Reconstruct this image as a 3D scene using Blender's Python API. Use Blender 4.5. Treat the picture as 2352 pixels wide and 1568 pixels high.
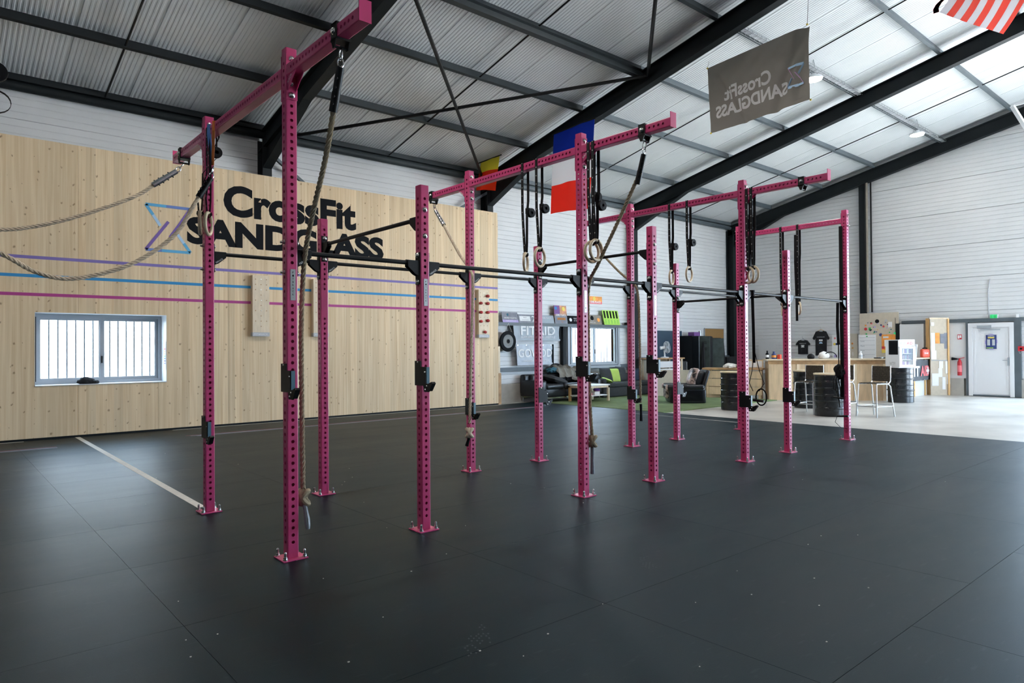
import bpy, bmesh, math, random
from mathutils import Vector, Matrix, noise
random.seed(7)
for _o in list(bpy.data.objects): bpy.data.objects.remove(_o)
SC = bpy.context.scene; COL = SC.collection
V = Vector; PI = math.pi
# ---------------------------------------------------------------- camera
CAMP = V((-1.86360, -4.47085, 1.40290)); FPX = 1562.87
YAW, PITCH, ROLL = 0.860760, 0.0098189, -0.0071780
_f = V((math.cos(PITCH)*math.cos(YAW), math.cos(PITCH)*math.sin(YAW), math.sin(PITCH)))
_r0 = _f.cross(V((0, 0, 1))).normalized(); _u0 = _r0.cross(_f)
_r = _r0*math.cos(ROLL)+_u0*math.sin(ROLL); _u = -_r0*math.sin(ROLL)+_u0*math.cos(ROLL)
cd = bpy.data.cameras.new('camera'); cam = bpy.data.objects.new('camera', cd); COL.objects.link(cam)
cd.sensor_width = 36; cd.lens = 36*FPX/2352; cd.clip_start = .05; cd.clip_end = 300
cam.matrix_world = Matrix(((_r.x, _u.x, -_f.x, CAMP.x), (_r.y, _u.y, -_f.y, CAMP.y), (_r.z, _u.z, -_f.z, CAMP.z), (0, 0, 0, 1)))
SC.camera = cam
# ---------------------------------------------------------------- world, sun, exposure
SC.view_settings.view_transform = 'Standard'; SC.view_settings.look = 'None'
SC.view_settings.gamma = 1; SC.view_settings.use_curve_mapping = False
SC.view_settings.exposure = 1.48
SKY = 6.5; SUN = 36.0; LAMP_W = 42
w = bpy.data.worlds.new('sky'); SC.world = w; w.use_nodes = True
nt = w.node_tree; nt.nodes.clear()
wo = nt.nodes.new('ShaderNodeOutputWorld'); bg = nt.nodes.new('ShaderNodeBackground')
bg.inputs[0].default_value = (.58, .78, 1.0, 1); bg.inputs[1].default_value = SKY
nt.links.new(bg.outputs[0], wo.inputs[0])
sd = bpy.data.lights.new('sun', 'SUN'); sd.energy = SUN; sd.angle = .05; sd.color = (1, .97, .93)
sun = bpy.data.objects.new('sun', sd); COL.objects.link(sun)
sun.rotation_euler = V((.10, .55, -1.0)).to_track_quat('-Z', 'Y').to_euler()
def portal(loc, direction, sx, sy):
    d = bpy.data.lights.new('daylight_portal', 'AREA'); d.shape = 'RECTANGLE'; d.size = sx; d.size_y = sy
    d.cycles.is_portal = True
    o = bpy.data.objects.new('daylight_portal', d); COL.objects.link(o); o.location = loc
    o.rotation_euler = V(direction).to_track_quat('-Z', 'Y').to_euler(); return o
portal((16.0, -11.1, 2.1), (0, 1, 0), 4.6, 4.3)
portal((20.3, -4.75, 2.2), (-1, 0, 0), 9.3, 4.4)
portal((.39, 9.18, 1.43), (0, -1, 0), 1.95, 1.2)
portal((12.82, 9.2, 1.46), (0, -1, 0), 2.1, 1.2)
SC.cycles.max_bounces = 10; SC.cycles.diffuse_bounces = 6; SC.cycles.glossy_bounces = 4
SC.cycles.transparent_max_bounces = 16; SC.cycles.caustics_reflective = False; SC.cycles.caustics_refractive = False
SC.cycles.use_denoising = True; SC.cycles.sample_clamp_indirect = 6

# ---------------------------------------------------------------- helpers
def on(ax, c, px, py):
    """point of the plane ax = c that the photograph shows at pixel px, py"""
    d = _f + _r*((px-1176)/FPX) - _u*((py-784)/FPX); i = 'XYZ'.index(ax)
    return CAMP + d*((c-CAMP[i])/d[i])
def tag(o, label=None, cat=None, group=None, kind=None):
    if label: o['label'] = label
    if cat: o['category'] = cat
    if group: o['group'] = group
    if kind: o['kind'] = kind
    return o
def wl(o):
    p = V((0, 0, 0))
    while o is not None: p += o.location; o = o.parent
    return p
def empty(name, loc=(0, 0, 0), label=None, cat=None, group=None, kind=None):
    o = bpy.data.objects.new(name, None); COL.objects.link(o); o.location = loc; o.empty_display_size = .1
    return tag(o, label, cat, group, kind)
def copy_tree(o, loc=None, rz=None, label=None, group=None, parent=None):
    c = o.copy(); COL.objects.link(c); c.parent = parent
    for ch in list(o.children): copy_tree(ch, parent=c)
    if loc is not None: c.location = loc
    if rz is not None: c.rotation_euler.z = rz
    if label: c['label'] = label
    if group: c['group'] = group
    return c
class MB:
    def __init__(s): s.v = []; s.f = []
    def add(s, vs, fs):
        n = len(s.v); s.v += [V(a) for a in vs]; s.f += [tuple(i+n for i in f) for f in fs]; return s
    def box(s, x0, x1, y0, y1, z0, z1):
        return s.add([(x0,y0,z0),(x1,y0,z0),(x1,y1,z0),(x0,y1,z0),(x0,y0,z1),(x1,y0,z1),(x1,y1,z1),(x0,y1,z1)],
                     [(0,3,2,1),(4,5,6,7),(0,1,5,4),(1,2,6,5),(2,3,7,6),(3,0,4,7)])
    def beam(s, a, b, wid, hei, up=(0, 0, 1)):
        a, b = V(a), V(b); d = (b-a).normalized(); u = V(up)
        if abs(d.dot(u)) > .99: u = V((1, 0, 0))
        sd_ = d.cross(u).normalized(); u = sd_.cross(d)
        pts = [p+sd_*(i*wid/2)+u*(j*hei/2) for p in (a, b) for i, j in ((-1,-1),(1,-1),(1,1),(-1,1))]
        return s.add(pts, [(3,2,1,0),(4,5,6,7),(0,1,5,4),(1,2,6,5),(2,3,7,6),(3,0,4,7)])
    def cyl(s, a, b, r, n=12, r2=None, cap=True):
        a, b = V(a), V(b); d = (b-a).normalized(); u = V((0, 0, 1)) if abs(d.z) < .9 else V((1, 0, 0))
        x = d.cross(u).normalized(); y = d.cross(x); r2 = r if r2 is None else r2
        pts = []
        for p, q in ((a, r), (b, r2)):
            pts += [p+x*(q*math.cos(2*PI*i/n))+y*(q*math.sin(2*PI*i/n)) for i in range(n)]
        fs = [(i, n+i, n+(i+1) % n, (i+1) % n) for i in range(n)]
        if cap: fs += [tuple(range(n)), tuple(range(2*n-1, n-1, -1))]
        return s.add(pts, fs)
    def tube(s, path, r, n=8, closed=False, radii=None):
        P = [V(p) for p in path]; m = len(P); rings = []; x = None
        for i, p in enumerate(P):
            d = (P[(i+1) % m]-P[i-1]) if closed else (P[min(i+1, m-1)]-P[max(i-1, 0)])
            d = d.normalized() if d.length > 1e-9 else V((0, 0, 1))
            if x is None:
                x = d.cross(V((0, 0, 1)) if abs(d.z) < .9 else V((1, 0, 0))).normalized()
            else:
                x = (x-d*x.dot(d)); x = x.normalized() if x.length > 1e-6 else d.orthogonal().normalized()
            y = d.cross(x); rr = radii[i] if radii else r
            rings.append([p+x*(rr*math.cos(2*PI*k/n))+y*(rr*math.sin(2*PI*k/n)) for k in range(n)])
        vs = [q for rg in rings for q in rg]; fs = []
        for i in range(m if closed else m-1):
            j = (i+1) % m
            fs += [(i*n+k, i*n+(k+1) % n, j*n+(k+1) % n, j*n+k) for k in range(n)]
        if not closed: fs += [tuple(range(n-1, -1, -1)), tuple((m-1)*n+k for k in range(n))]
        return s.add(vs, fs)
    def prism(s, poly, vec):
        n = len(poly); vec = V(vec); a = [V(p) for p in poly]; b = [p+vec for p in a]
        return s.add(a+b, [tuple(range(n-1, -1, -1)), tuple(range(n, 2*n))]+[(i, (i+1) % n, n+(i+1) % n, n+i) for i in range(n)])
    def lathe(s, prof, c=(0, 0, 0), n=24, axis='z'):
        c = V(c); vs = []; m = len(prof)
        for k in range(n):
            a = 2*PI*k/n
            for r_, h in prof:
                p = V((r_*math.cos(a), r_*math.sin(a), h))
                if axis == 'y': p = V((p.x, p.z, p.y))
                if axis == 'x': p = V((p.z, p.x, p.y))
                vs.append(c+p)
        fs = [(k*m+i, ((k+1) % n)*m+i, ((k+1) % n)*m+i+1, k*m+i+1) for k in range(n) for i in range(m-1)]
        fs += [tuple(k*m for k in range(n-1, -1, -1)), tuple(k*m+m-1 for k in range(n))]
        return s.add(vs, fs)
    def ribbon(s, path, wdir, wid, thick):
        P = [V(p) for p in path]; wd = V(wdir).normalized()*wid/2; m = len(P); vs = []
        for i, p in enumerate(P):
            d = (P[min(i+1, m-1)]-P[max(i-1, 0)]).normalized(); nn = d.cross(wd).normalized()*thick/2
            vs += [p-wd-nn, p+wd-nn, p+wd+nn, p-wd+nn]
        fs = [(i*4+k, i*4+(k+1) % 4, i*4+4+(k+1) % 4, i*4+4+k) for i in range(m-1) for k in range(4)]
        return s.add(vs, fs+[(3, 2, 1, 0), tuple((m-1)*4+k for k in range(4))])
    def sheet(s, grid, thick=None, nrm=None):
        R, Cn = len(grid), len(grid[0]); vs = [V(p) for row in grid for p in row]
        fs = [(i*Cn+j, i*Cn+j+1, (i+1)*Cn+j+1, (i+1)*Cn+j) for i in range(R-1) for j in range(Cn-1)]
        if thick:
            nn = V(nrm).normalized()*thick; N = R*Cn
            vs2 = vs+[p+nn for p in vs]; fs2 = fs+[tuple(N+i for i in reversed(f)) for f in fs]
            ed = [(i*Cn, (i+1)*Cn) for i in range(R-1)]+[((i+1)*Cn-1+Cn, (i+1)*Cn-1) for i in range(R-1)]
            ed += [(j+1, j) for j in range(Cn-1)]+[((R-1)*Cn+j, (R-1)*Cn+j+1) for j in range(Cn-1)]
            fs2 += [(a, b, b+N, a+N) for a, b in ed]
            return s.add(vs2, fs2)
        return s.add(vs, fs)
    def rbox(s, c, size, r, seg=3, M=None):
        bm = bmesh.new(); bmesh.ops.create_cube(bm, size=1)
        for v in bm.verts: v.co = V((v.co.x*size[0], v.co.y*size[1], v.co.z*size[2]))
        bmesh.ops.bevel(bm, geom=list(bm.edges), offset=min(r, min(size)*.49), segments=seg, affect='EDGES', profile=.5)
        bm.verts.index_update()
        M = M or Matrix.Identity(3)
        s.add([V(c)+M @ v.co for v in bm.verts], [tuple(v.index for v in f.verts) for f in bm.faces]); bm.free(); return s
    def blob(s, c, size, seed=0, amp=.25, freq=1.6, sub=4, flat=None, M=None):
        bm = bmesh.new(); bmesh.ops.create_icosphere(bm, subdivisions=sub, radius=1); bm.verts.index_update()
        M = M or Matrix.Identity(3); pts = []
        for v in bm.verts:
            p = v.co.copy(); k = 1+amp*noise.noise(p*freq+V((seed*7.3, seed*3.1, seed)))+amp*.5*noise.noise(p*freq*2.7+V((seed, 5, 9)))
            p = p*k; q = V((p.x*size[0]/2, p.y*size[1]/2, p.z*size[2]/2))
            if flat is not None: q.z = max(q.z, flat)
            pts.append(V(c)+M @ q)
        s.add(pts, [tuple(v.index for v in f.verts) for f in bm.faces]); bm.free(); return s
    def pillow(s, c, size, M=None, n=12):
        M = M or Matrix.Identity(3); vs = []; fs = []
        for side in (1, -1):
            b = len(vs)
            for i in range(n+1):
                for j in range(n+1):
                    a, bb = 2*i/n-1, 2*j/n-1
                    t = max(0, (1-a**4)*(1-bb**4))**.5
                    pin = 1-.07*(1-abs(a))*bb*bb-.0; pin2 = 1-.07*(1-abs(bb))*a*a
                    vs.append(V(c)+M @ V((a*size[0]/2*pin, bb*size[1]/2*pin2, side*t*size[2]/2)))
            for i in range(n):
                for j in range(n):
                    q = (b+i*(n+1)+j, b+(i+1)*(n+1)+j, b+(i+1)*(n+1)+j+1, b+i*(n+1)+j+1)
                    fs.append(q if side > 0 else q[::-1])
        return s.add(vs, fs)
    def xf(s, M):
        s.v = [M @ p for p in s.v]; return s
    def build(s, name, mat, parent=None, smooth=False, keep=False, label=None, cat=None, group=None, kind=None):
        xs = [p.x for p in s.v]; ys = [p.y for p in s.v]; zs = [p.z for p in s.v]
        o0 = V((0, 0, 0)) if keep else V(((min(xs)+max(xs))/2, (min(ys)+max(ys))/2, min(zs)))
        me = bpy.data.meshes.new(name); me.from_pydata([p-o0 for p in s.v], [], s.f)
        if smooth:
            me.polygons.foreach_set('use_smooth', [True]*len(me.polygons))
            me.update()
            try: me.set_sharp_from_angle(angle=smooth if isinstance(smooth, float) else .7)
            except Exception: pass
        me.update()
        o = bpy.data.objects.new(name, me); COL.objects.link(o)
        if mat: me.materials.append(M_[mat] if isinstance(mat, str) else mat)
        if parent is not None: o.parent = parent; o.location = o0-wl(parent)
        else: o.location = o0
        return tag(o, label, cat, group, kind)
def rotz(a): return Matrix.Rotation(a, 3, 'Z')
def text_mesh(txt, bold=0.0, space=1.0):
    cu = bpy.data.curves.new('t', 'FONT'); cu.body = txt; cu.size = 1; cu.offset = bold; cu.space_character = space
    cu.resolution_u = 4; cu.fill_mode = 'FRONT'
    ob = bpy.data.objects.new('t', cu); COL.objects.link(ob)
    me = bpy.data.meshes.new_from_object(ob.evaluated_get(bpy.context.evaluated_depsgraph_get()))
    vs = [v.co.copy() for v in me.vertices]; fs = [tuple(p.vertices) for p in me.polygons]
    bpy.data.objects.remove(ob); bpy.data.curves.remove(cu); bpy.data.meshes.remove(me); return vs, fs
def text_fit(name, txt, mat, parent, o, ud, vd, wid, hei, bold=.0, space=1.0, lift=.0015, mir=False):
    """lettering laid on a plane: o lower left corner, ud / vd unit directions, wid x hei box"""
    vs, fs = text_mesh(txt, bold, space)
    x0, x1 = min(v.x for v in vs), max(v.x for v in vs); y0, y1 = min(v.y for v in vs), max(v.y for v in vs)
    o, ud, vd = V(o), V(ud).normalized(), V(vd).normalized(); n = ud.cross(vd)
    m = MB(); m.add([o+ud*((v.x-x0)/(x1-x0)*wid)+vd*((v.y-y0)/(y1-y0)*hei)+n*lift for v in vs], fs)
    return m.build(name, mat, parent)
def quad4(name, mat, parent, a, b, c, d, thick=.002, nrm=None, **k):
    a, b, c, d = V(a), V(b), V(c), V(d); n = V(nrm) if nrm else (b-a).cross(d-a).normalized()
    return MB().prism([a, b, c, d], n*thick).build(name, mat, parent, **k)

# ---------------------------------------------------------------- materials
M_ = {}
def mat(name, col, rough=.6, metal=0.0, var=0.0, vscale=8.0, bump=0.0, bscale=60.0, spec=.5, stretch=None, emit=None, coat=0.0):
    m = bpy.data.materials.new(name); m.use_nodes = True; n = m.node_tree; N = n.nodes; L = n.links
    b = N['Principled BSDF']; b.inputs['Base Color'].default_value = (*col, 1); b.inputs['Roughness'].default_value = rough
    b.inputs['Metallic'].default_value = metal; b.inputs['Specular IOR Level'].default_value = spec
    if coat: b.inputs['Coat Weight'].default_value = coat
    if emit: b.inputs['Emission Color'].default_value = (*emit[0], 1); b.inputs['Emission Strength'].default_value = emit[1]
    if var or bump:
        tc = N.new('ShaderNodeTexCoord'); src = tc.outputs['Object']
        if stretch:
            mp = N.new('ShaderNodeMapping'); mp.inputs['Scale'].default_value = stretch; L.new(src, mp.inputs[0]); src = mp.outputs[0]
    if var:
        t = N.new('ShaderNodeTexNoise'); t.inputs['Scale'].default_value = vscale; t.inputs['Detail'].default_value = 5; L.new(src, t.inputs[0])
        mr = N.new('ShaderNodeMapRange'); mr.inputs[1].default_value = .3; mr.inputs[2].default_value = .7
        mr.inputs[3].default_value = 1-var; mr.inputs[4].default_value = 1+var; L.new(t.outputs[0], mr.inputs[0])
        mx = N.new('ShaderNodeVectorMath'); mx.operation = 'SCALE'; mx.inputs[0].default_value = col; L.new(mr.outputs[0], mx.inputs['Scale'])
        L.new(mx.outputs[0], b.inputs['Base Color'])
        m2 = N.new('ShaderNodeMapRange'); m2.inputs[3].default_value = max(0, rough-.1*min(1, var*3)); m2.inputs[4].default_value = min(1, rough+.1*min(1, var*3))
        L.new(t.outputs[0], m2.inputs[0]); L.new(m2.outputs[0], b.inputs['Roughness'])
    if bump:
        t2 = N.new('ShaderNodeTexNoise'); t2.inputs['Scale'].default_value = bscale; t2.inputs['Detail'].default_value = 4; L.new(src, t2.inputs[0])
        bp = N.new('ShaderNodeBump'); bp.inputs['Strength'].default_value = bump; bp.inputs['Distance'].default_value = .02
        L.new(t2.outputs[0], bp.inputs['Height']); L.new(bp.outputs[0], b.inputs['Normal'])
    M_[name] = m; return m
mat('pink', (.57, .060, .185), .30, var=.05, vscale=5)
mat('black_metal', (.005, .0055, .006), .48, spec=.28)
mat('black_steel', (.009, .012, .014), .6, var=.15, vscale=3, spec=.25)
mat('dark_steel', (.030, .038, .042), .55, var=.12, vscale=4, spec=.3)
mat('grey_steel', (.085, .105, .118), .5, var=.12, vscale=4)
mat('galv', (.42, .44, .45), .38, metal=.9, var=.1, vscale=20)
mat('chrome', (.75, .76, .77), .16, metal=1.0)
mat('bolt', (.78, .77, .74), .25, metal=1.0)
mat('white_panel', (.66, .665, .67), .45, var=.03, vscale=2)
mat('roof_panel', (.72, .74, .75), .42, var=.03, vscale=2)
mat('plinth', (.40, .38, .34), .85, var=.12, vscale=5, bump=.15, bscale=90)
mat('concrete', (.50, .48, .44), .36, var=.22, vscale=1.3, bump=.02, bscale=40)
mat('yard', (.50, .50, .49), .9, var=.1, vscale=.6)
mat('white_paint', (.78, .78, .79), .4)
mat('alu', (.34, .37, .40), .45, metal=.2)
mat('door_white', (.70, .70, .71), .4)
mat('wood_bar', (.62, .46, .29), .6, var=.18, vscale=3, stretch=(3, 3, .6))
mat('wood_edge', (.42, .25, .12), .6, var=.3, vscale=6)
mat('wood_pale', (.70, .58, .42), .55, var=.1, vscale=5, stretch=(4, 4, .8))
mat('wood_post', (.62, .38, .15), .55, var=.2, vscale=4, stretch=(6, 6, .6))
mat('wood_ring', (.66, .54, .37), .45, var=.1, vscale=14)
mat('board_chip', (.55, .48, .38), .7, var=.06, vscale=12)
mat('particle', (.60, .55, .46), .7, var=.05, vscale=30)
mat('leather', (.012, .014, .018), .32, var=.3, vscale=6, bump=.12, bscale=25)
mat('leather_worn', (.52, .36, .31), .55, var=.35, vscale=10)
mat('fabric_dark', (.035, .038, .042), .9, var=.2, vscale=20, bump=.2, bscale=200)
mat('fabric_blue', (.03, .05, .09), .9, var=.15, vscale=20)
mat('fabric_green', (.42, .58, .12), .85, var=.06, vscale=9)
mat('fabric_grey', (.22, .21, .18), .9, var=.2, vscale=9)
mat('fabric_teal', (.05, .16, .22), .8, var=.2, vscale=9)
mat('fabric_black', (.008, .008, .010), .85, bump=.3, bscale=30)
mat('cloth_white', (.72, .70, .66), .8, var=.1, vscale=12)
mat('banner_grey', (.34, .39, .44), .55, var=.1, vscale=5)
mat('banner_pale', (.50, .55, .62), .55, var=.06, vscale=5)
mat('banner_dark', (.10, .11, .12), .6, var=.1, vscale=6)
mat('print_white', (.80, .80, .80), .6)
mat('print_grey', (.45, .46, .48), .6)
mat('print_black', (.006, .007, .009), .7, spec=.12)
mat('print_red', (.55, .03, .04), .5)
mat('print_pinkred', (.75, .18, .20), .5)
mat('print_orange', (.86, .33, .06), .55, var=.25, vscale=8)
mat('print_yellow', (.80, .62, .10), .5)
mat('print_green', (.03, .40, .10), .5)
mat('print_lime', (.40, .68, .09), .5)
mat('print_navy', (.02, .04, .16), .5)
mat('print_brown', (.24, .21, .17), .6, var=.1, vscale=10)
mat('print_slate', (.22, .23, .27), .6, var=.2, vscale=8)
mat('print_purple', (.20, .08, .28), .6)
mat('print_lilac', (.42, .34, .62), .6)
mat('print_sunset', (.55, .26, .14), .6, var=.5, vscale=7)
mat('tape_purple', (.20, .15, .42), .6)
mat('tape_blue', (.02, .24, .52), .6)
mat('tape_magenta', (.40, .04, .22), .6)
mat('line_white', (.62, .60, .55), .7, var=.1, vscale=15)
mat('line_red', (.35, .10, .13), .7)
mat('line_thin', (.30, .33, .40), .7)
mat('rope', (.62, .51, .37), .9, var=.18, vscale=35)
mat('rope_dark', (.30, .24, .155), .9, var=.25, vscale=35)
mat('strap_black', (.007, .007, .008), .65, spec=.2)
mat('strap_blue', (.10, .26, .62), .6)
mat('strap_orange', (.75, .20, .03), .6)
mat('tape_grey', (.16, .18, .20), .4, var=.2, vscale=40)
mat('liner_blue', (.10, .20, .26), .35)
mat('drum_black', (.006, .008, .010), .27, var=.1, vscale=6, spec=.6)
mat('wicker', (.055, .045, .03), .7, var=.6, vscale=60, bump=.3, bscale=90)
mat('stool_metal', (.55, .56, .56), .3, metal=.8)
mat('cardboard', (.48, .33, .20), .8, var=.05, vscale=6)
mat('cork', (.30, .17, .06), .9, var=.25, vscale=90)
mat('board_navy', (.018, .045, .075), .6, var=.08, vscale=10)
mat('locker_black', (.008, .009, .010), .38)
mat('locker_inner', (.05, .07, .065), .5, var=.3, vscale=7)
mat('plastic_white', (.74, .76, .78), .35)
mat('plastic_clear', (.55, .62, .68), .25)
mat('red_plastic', (.72, .085, .045), .4)
mat('red_gloss', (.50, .02, .03), .3)
mat('hold_red', (.38, .02, .02), .35)
mat('purple_plastic', (.16, .06, .42), .35)
mat('pink_plastic', (.65, .22, .28), .4)
mat('gong_bronze', (.035, .028, .013), .38, var=.4, vscale=9)
mat('fluo_green', (.30, .52, .10), .6)
mat('flag_blue', (.012, .05, .34), .7, bump=.06, bscale=20)
mat('flag_white', (.72, .72, .74), .7, bump=.06, bscale=20)
mat('flag_red', (.72, .05, .035), .7, bump=.06, bscale=20)
mat('flag_salmon', (.80, .26, .22), .7)
mat('flag_yellow', (.72, .62, .06), .7)
mat('flag_orangered', (.62, .055, .015), .7)
mat('banner_cloth', (.33, .31, .285), .62, bump=.10, bscale=9)
mat('emb_blue', (.10, .40, .66), .6); mat('emb_mid', (.14, .22, .52), .6); mat('emb_violet', (.17, .10, .36), .6); mat('emb_pale', (.42, .60, .78), .6)
mat('embf_blue', (.45, .66, .85), .6); mat('embf_pink', (.75, .45, .75), .6)
mat('dirt', (.055, .07, .076), .8)
mat('lamp_glow', (1, 1, 1), .5, emit=((1, .93, .82), 14))
mat('bush', (.16, .24, .06), .8, var=.4, vscale=3)
mat('fence', (.55, .58, .60), .6)
mat('exit_green', (.02, .35, .12), .5, emit=((.05, .6, .2), .25))
mat('screen_can', (.30, .16, .22), .35, var=.6, vscale=50)

def rubber():
    m = bpy.data.materials.new('rubber'); m.use_nodes = True; n = m.node_tree; N = n.nodes; L = n.links; b = N['Principled BSDF']
    g = N.new('ShaderNodeNewGeometry')
    t = N.new('ShaderNodeTexNoise'); t.inputs['Scale'].default_value = .8; t.inputs['Detail'].default_value = 7; t.inputs['Roughness'].default_value = .65
    mp = N.new('ShaderNodeMapping'); mp.inputs['Scale'].default_value = (.5, 1.8, 1); mp.inputs['Rotation'].default_value = (0, 0, .75)
    L.new(g.outputs['Position'], mp.inputs[0]); L.new(mp.outputs[0], t.inputs[0])
    cr = N.new('ShaderNodeValToRGB'); e = cr.color_ramp.elements
    e[0].position = .3; e[0].color = (.0030, .0095, .0125, 1); e[1].position = .72; e[1].color = (.0065, .0165, .021, 1)
    L.new(t.outputs[0], cr.inputs[0])
    t2 = N.new('ShaderNodeTexNoise'); t2.inputs['Scale'].default_value = 14; t2.inputs['Detail'].default_value = 8; L.new(mp.outputs[0], t2.inputs[0])
    m2 = N.new('ShaderNodeMapRange'); m2.inputs[1].default_value = .62; m2.inputs[2].default_value = .8; m2.inputs[4].default_value = .018
    L.new(t2.outputs[0], m2.inputs[0])
    ad = N.new('ShaderNodeVectorMath'); ad.operation = 'ADD'; L.new(cr.outputs[0], ad.inputs[0]); L.new(m2.outputs[0], ad.inputs[1])
    L.new(ad.outputs[0], b.inputs['Base Color'])
    mr = N.new('ShaderNodeMapRange'); mr.inputs[3].default_value = .34; mr.inputs[4].default_value = .52; L.new(t.outputs[0], mr.inputs[0]); L.new(mr.outputs[0], b.inputs['Roughness'])
    t3 = N.new('ShaderNodeTexNoise'); t3.inputs['Scale'].default_value = 260; t3.inputs['Detail'].default_value = 3; L.new(g.outputs['Position'], t3.inputs[0])
    bp = N.new('ShaderNodeBump'); bp.inputs['Strength'].default_value = .12; bp.inputs['Distance'].default_value = .004
    L.new(t3.outputs[0], bp.inputs['Height']); L.new(bp.outputs[0], b.inputs['Normal']); b.inputs['Specular IOR Level'].default_value = .14; b.inputs['Specular Tint'].default_value = (.45, .84, 1, 1)
    M_['rubber'] = m
rubber()
def clt():
    m = bpy.data.materials.new('clt_spruce'); m.use_nodes = True; n = m.node_tree; N = n.nodes; L = n.links; b = N['Principled BSDF']
    g = N.new('ShaderNodeNewGeometry'); sp = N.new('ShaderNodeSeparateXYZ'); L.new(g.outputs['Position'], sp.inputs[0])
    def mth(op, a, c=None):
        x = N.new('ShaderNodeMath'); x.operation = op
        for i, q in enumerate((a, c)):
            if q is None: continue
            if isinstance(q, (int, float)): x.inputs[i].default_value = q
            else: L.new(q, x.inputs[i])
        return x.outputs[0]
    lam = mth('FLOOR', mth('DIVIDE', sp.outputs['X'], .1333))
    wn = N.new('ShaderNodeTexWhiteNoise'); wn.noise_dimensions = '1D'; L.new(lam, wn.inputs['W'])
    cb = N.new('ShaderNodeCombineXYZ'); L.new(mth('ADD', mth('MULTIPLY', sp.outputs['X'], 22), mth('MULTIPLY', wn.outputs[0], 50)), cb.inputs[0]); L.new(mth('MULTIPLY', sp.outputs['Z'], .55), cb.inputs[2])
    gr = N.new('ShaderNodeTexNoise'); gr.inputs['Scale'].default_value = 1; gr.inputs['Detail'].default_value = 6; gr.inputs['Distortion'].default_value = .6; L.new(cb.outputs[0], gr.inputs[0])
    cr = N.new('ShaderNodeValToRGB'); e = cr.color_ramp.elements
    e[0].position = .25; e[0].color = (.62, .435, .245, 1); e[1].position = .75; e[1].color = (.82, .66, .445, 1); L.new(gr.outputs[0], cr.inputs[0])
    tone = mth('ADD', .91, mth('MULTIPLY', wn.outputs[0], .18))
    sc = N.new('ShaderNodeVectorMath'); sc.operation = 'SCALE'; L.new(cr.outputs[0], sc.inputs[0]); L.new(tone, sc.inputs['Scale'])
    # knots: sparse small dark spots
    kv = N.new('ShaderNodeCombineXYZ'); L.new(mth('ADD', mth('MULTIPLY', sp.outputs['X'], 6.2), mth('MULTIPLY', gr.outputs[0], .35)), kv.inputs[0]); L.new(mth('ADD', mth('MULTIPLY', sp.outputs['Z'], 5.2), mth('MULTIPLY', gr.outputs[0], .5)), kv.inputs[1])
    vo = N.new('ShaderNodeTexVoronoi'); vo.voronoi_dimensions = '2D'; vo.inputs['Scale'].default_value = 1; vo.inputs['Randomness'].default_value = 1; L.new(kv.outputs[0], vo.inputs['Vector'])
    sx = N.new('ShaderNodeSeparateColor'); L.new(vo.outputs['Color'], sx.inputs[0])
    rad = mth('MULTIPLY', mth('SUBTRACT', sx.outputs[0], .38), .27)
    k = N.new('ShaderNodeMapRange'); k.interpolation_type = 'SMOOTHSTEP'; L.new(vo.outputs['Distance'], k.inputs[0]); k.inputs[1].default_value = 0; L.new(mth('MAXIMUM', rad, .0001), k.inputs[2]); k.inputs[3].default_value = 1; k.inputs[4].default_value = 0
    kk = mth('MULTIPLY', k.outputs[0], mth('GREATER_THAN', sx.outputs[0], .42))
    mx = N.new('ShaderNodeMix'); mx.data_type = 'RGBA'; L.new(mth('MULTIPLY', kk, .8), mx.inputs['Factor']); L.new(sc.outputs[0], mx.inputs['A']); mx.inputs['B'].default_value = (.20, .085, .025, 1)
    L.new(mx.outputs['Result'], b.inputs['Base Color']); b.inputs['Roughness'].default_value = .62
    M_['clt'] = m
clt()
def flaked():
    m = mat('leather_flaked', (.4, .3, .3), .45); n = m.node_tree; N = n.nodes; L = n.links; b = N['Principled BSDF']
    tc = N.new('ShaderNodeTexCoord'); t = N.new('ShaderNodeTexNoise'); t.inputs['Scale'].default_value = 7; t.inputs['Detail'].default_value = 8; t.inputs['Distortion'].default_value = .8; L.new(tc.outputs['Object'], t.inputs[0])
    cr = N.new('ShaderNodeValToRGB'); e = cr.color_ramp.elements; e[0].position = .43; e[0].color = (.02, .02, .022, 1); e[1].position = .52; e[1].color = (.50, .37, .33, 1); L.new(t.outputs[0], cr.inputs[0]); L.new(cr.outputs[0], b.inputs['Base Color'])
flaked()
def turf():
    mat('turf', (.16, .225, .095), .95, var=.25, vscale=3, bump=.6, bscale=220)
turf()
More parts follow.
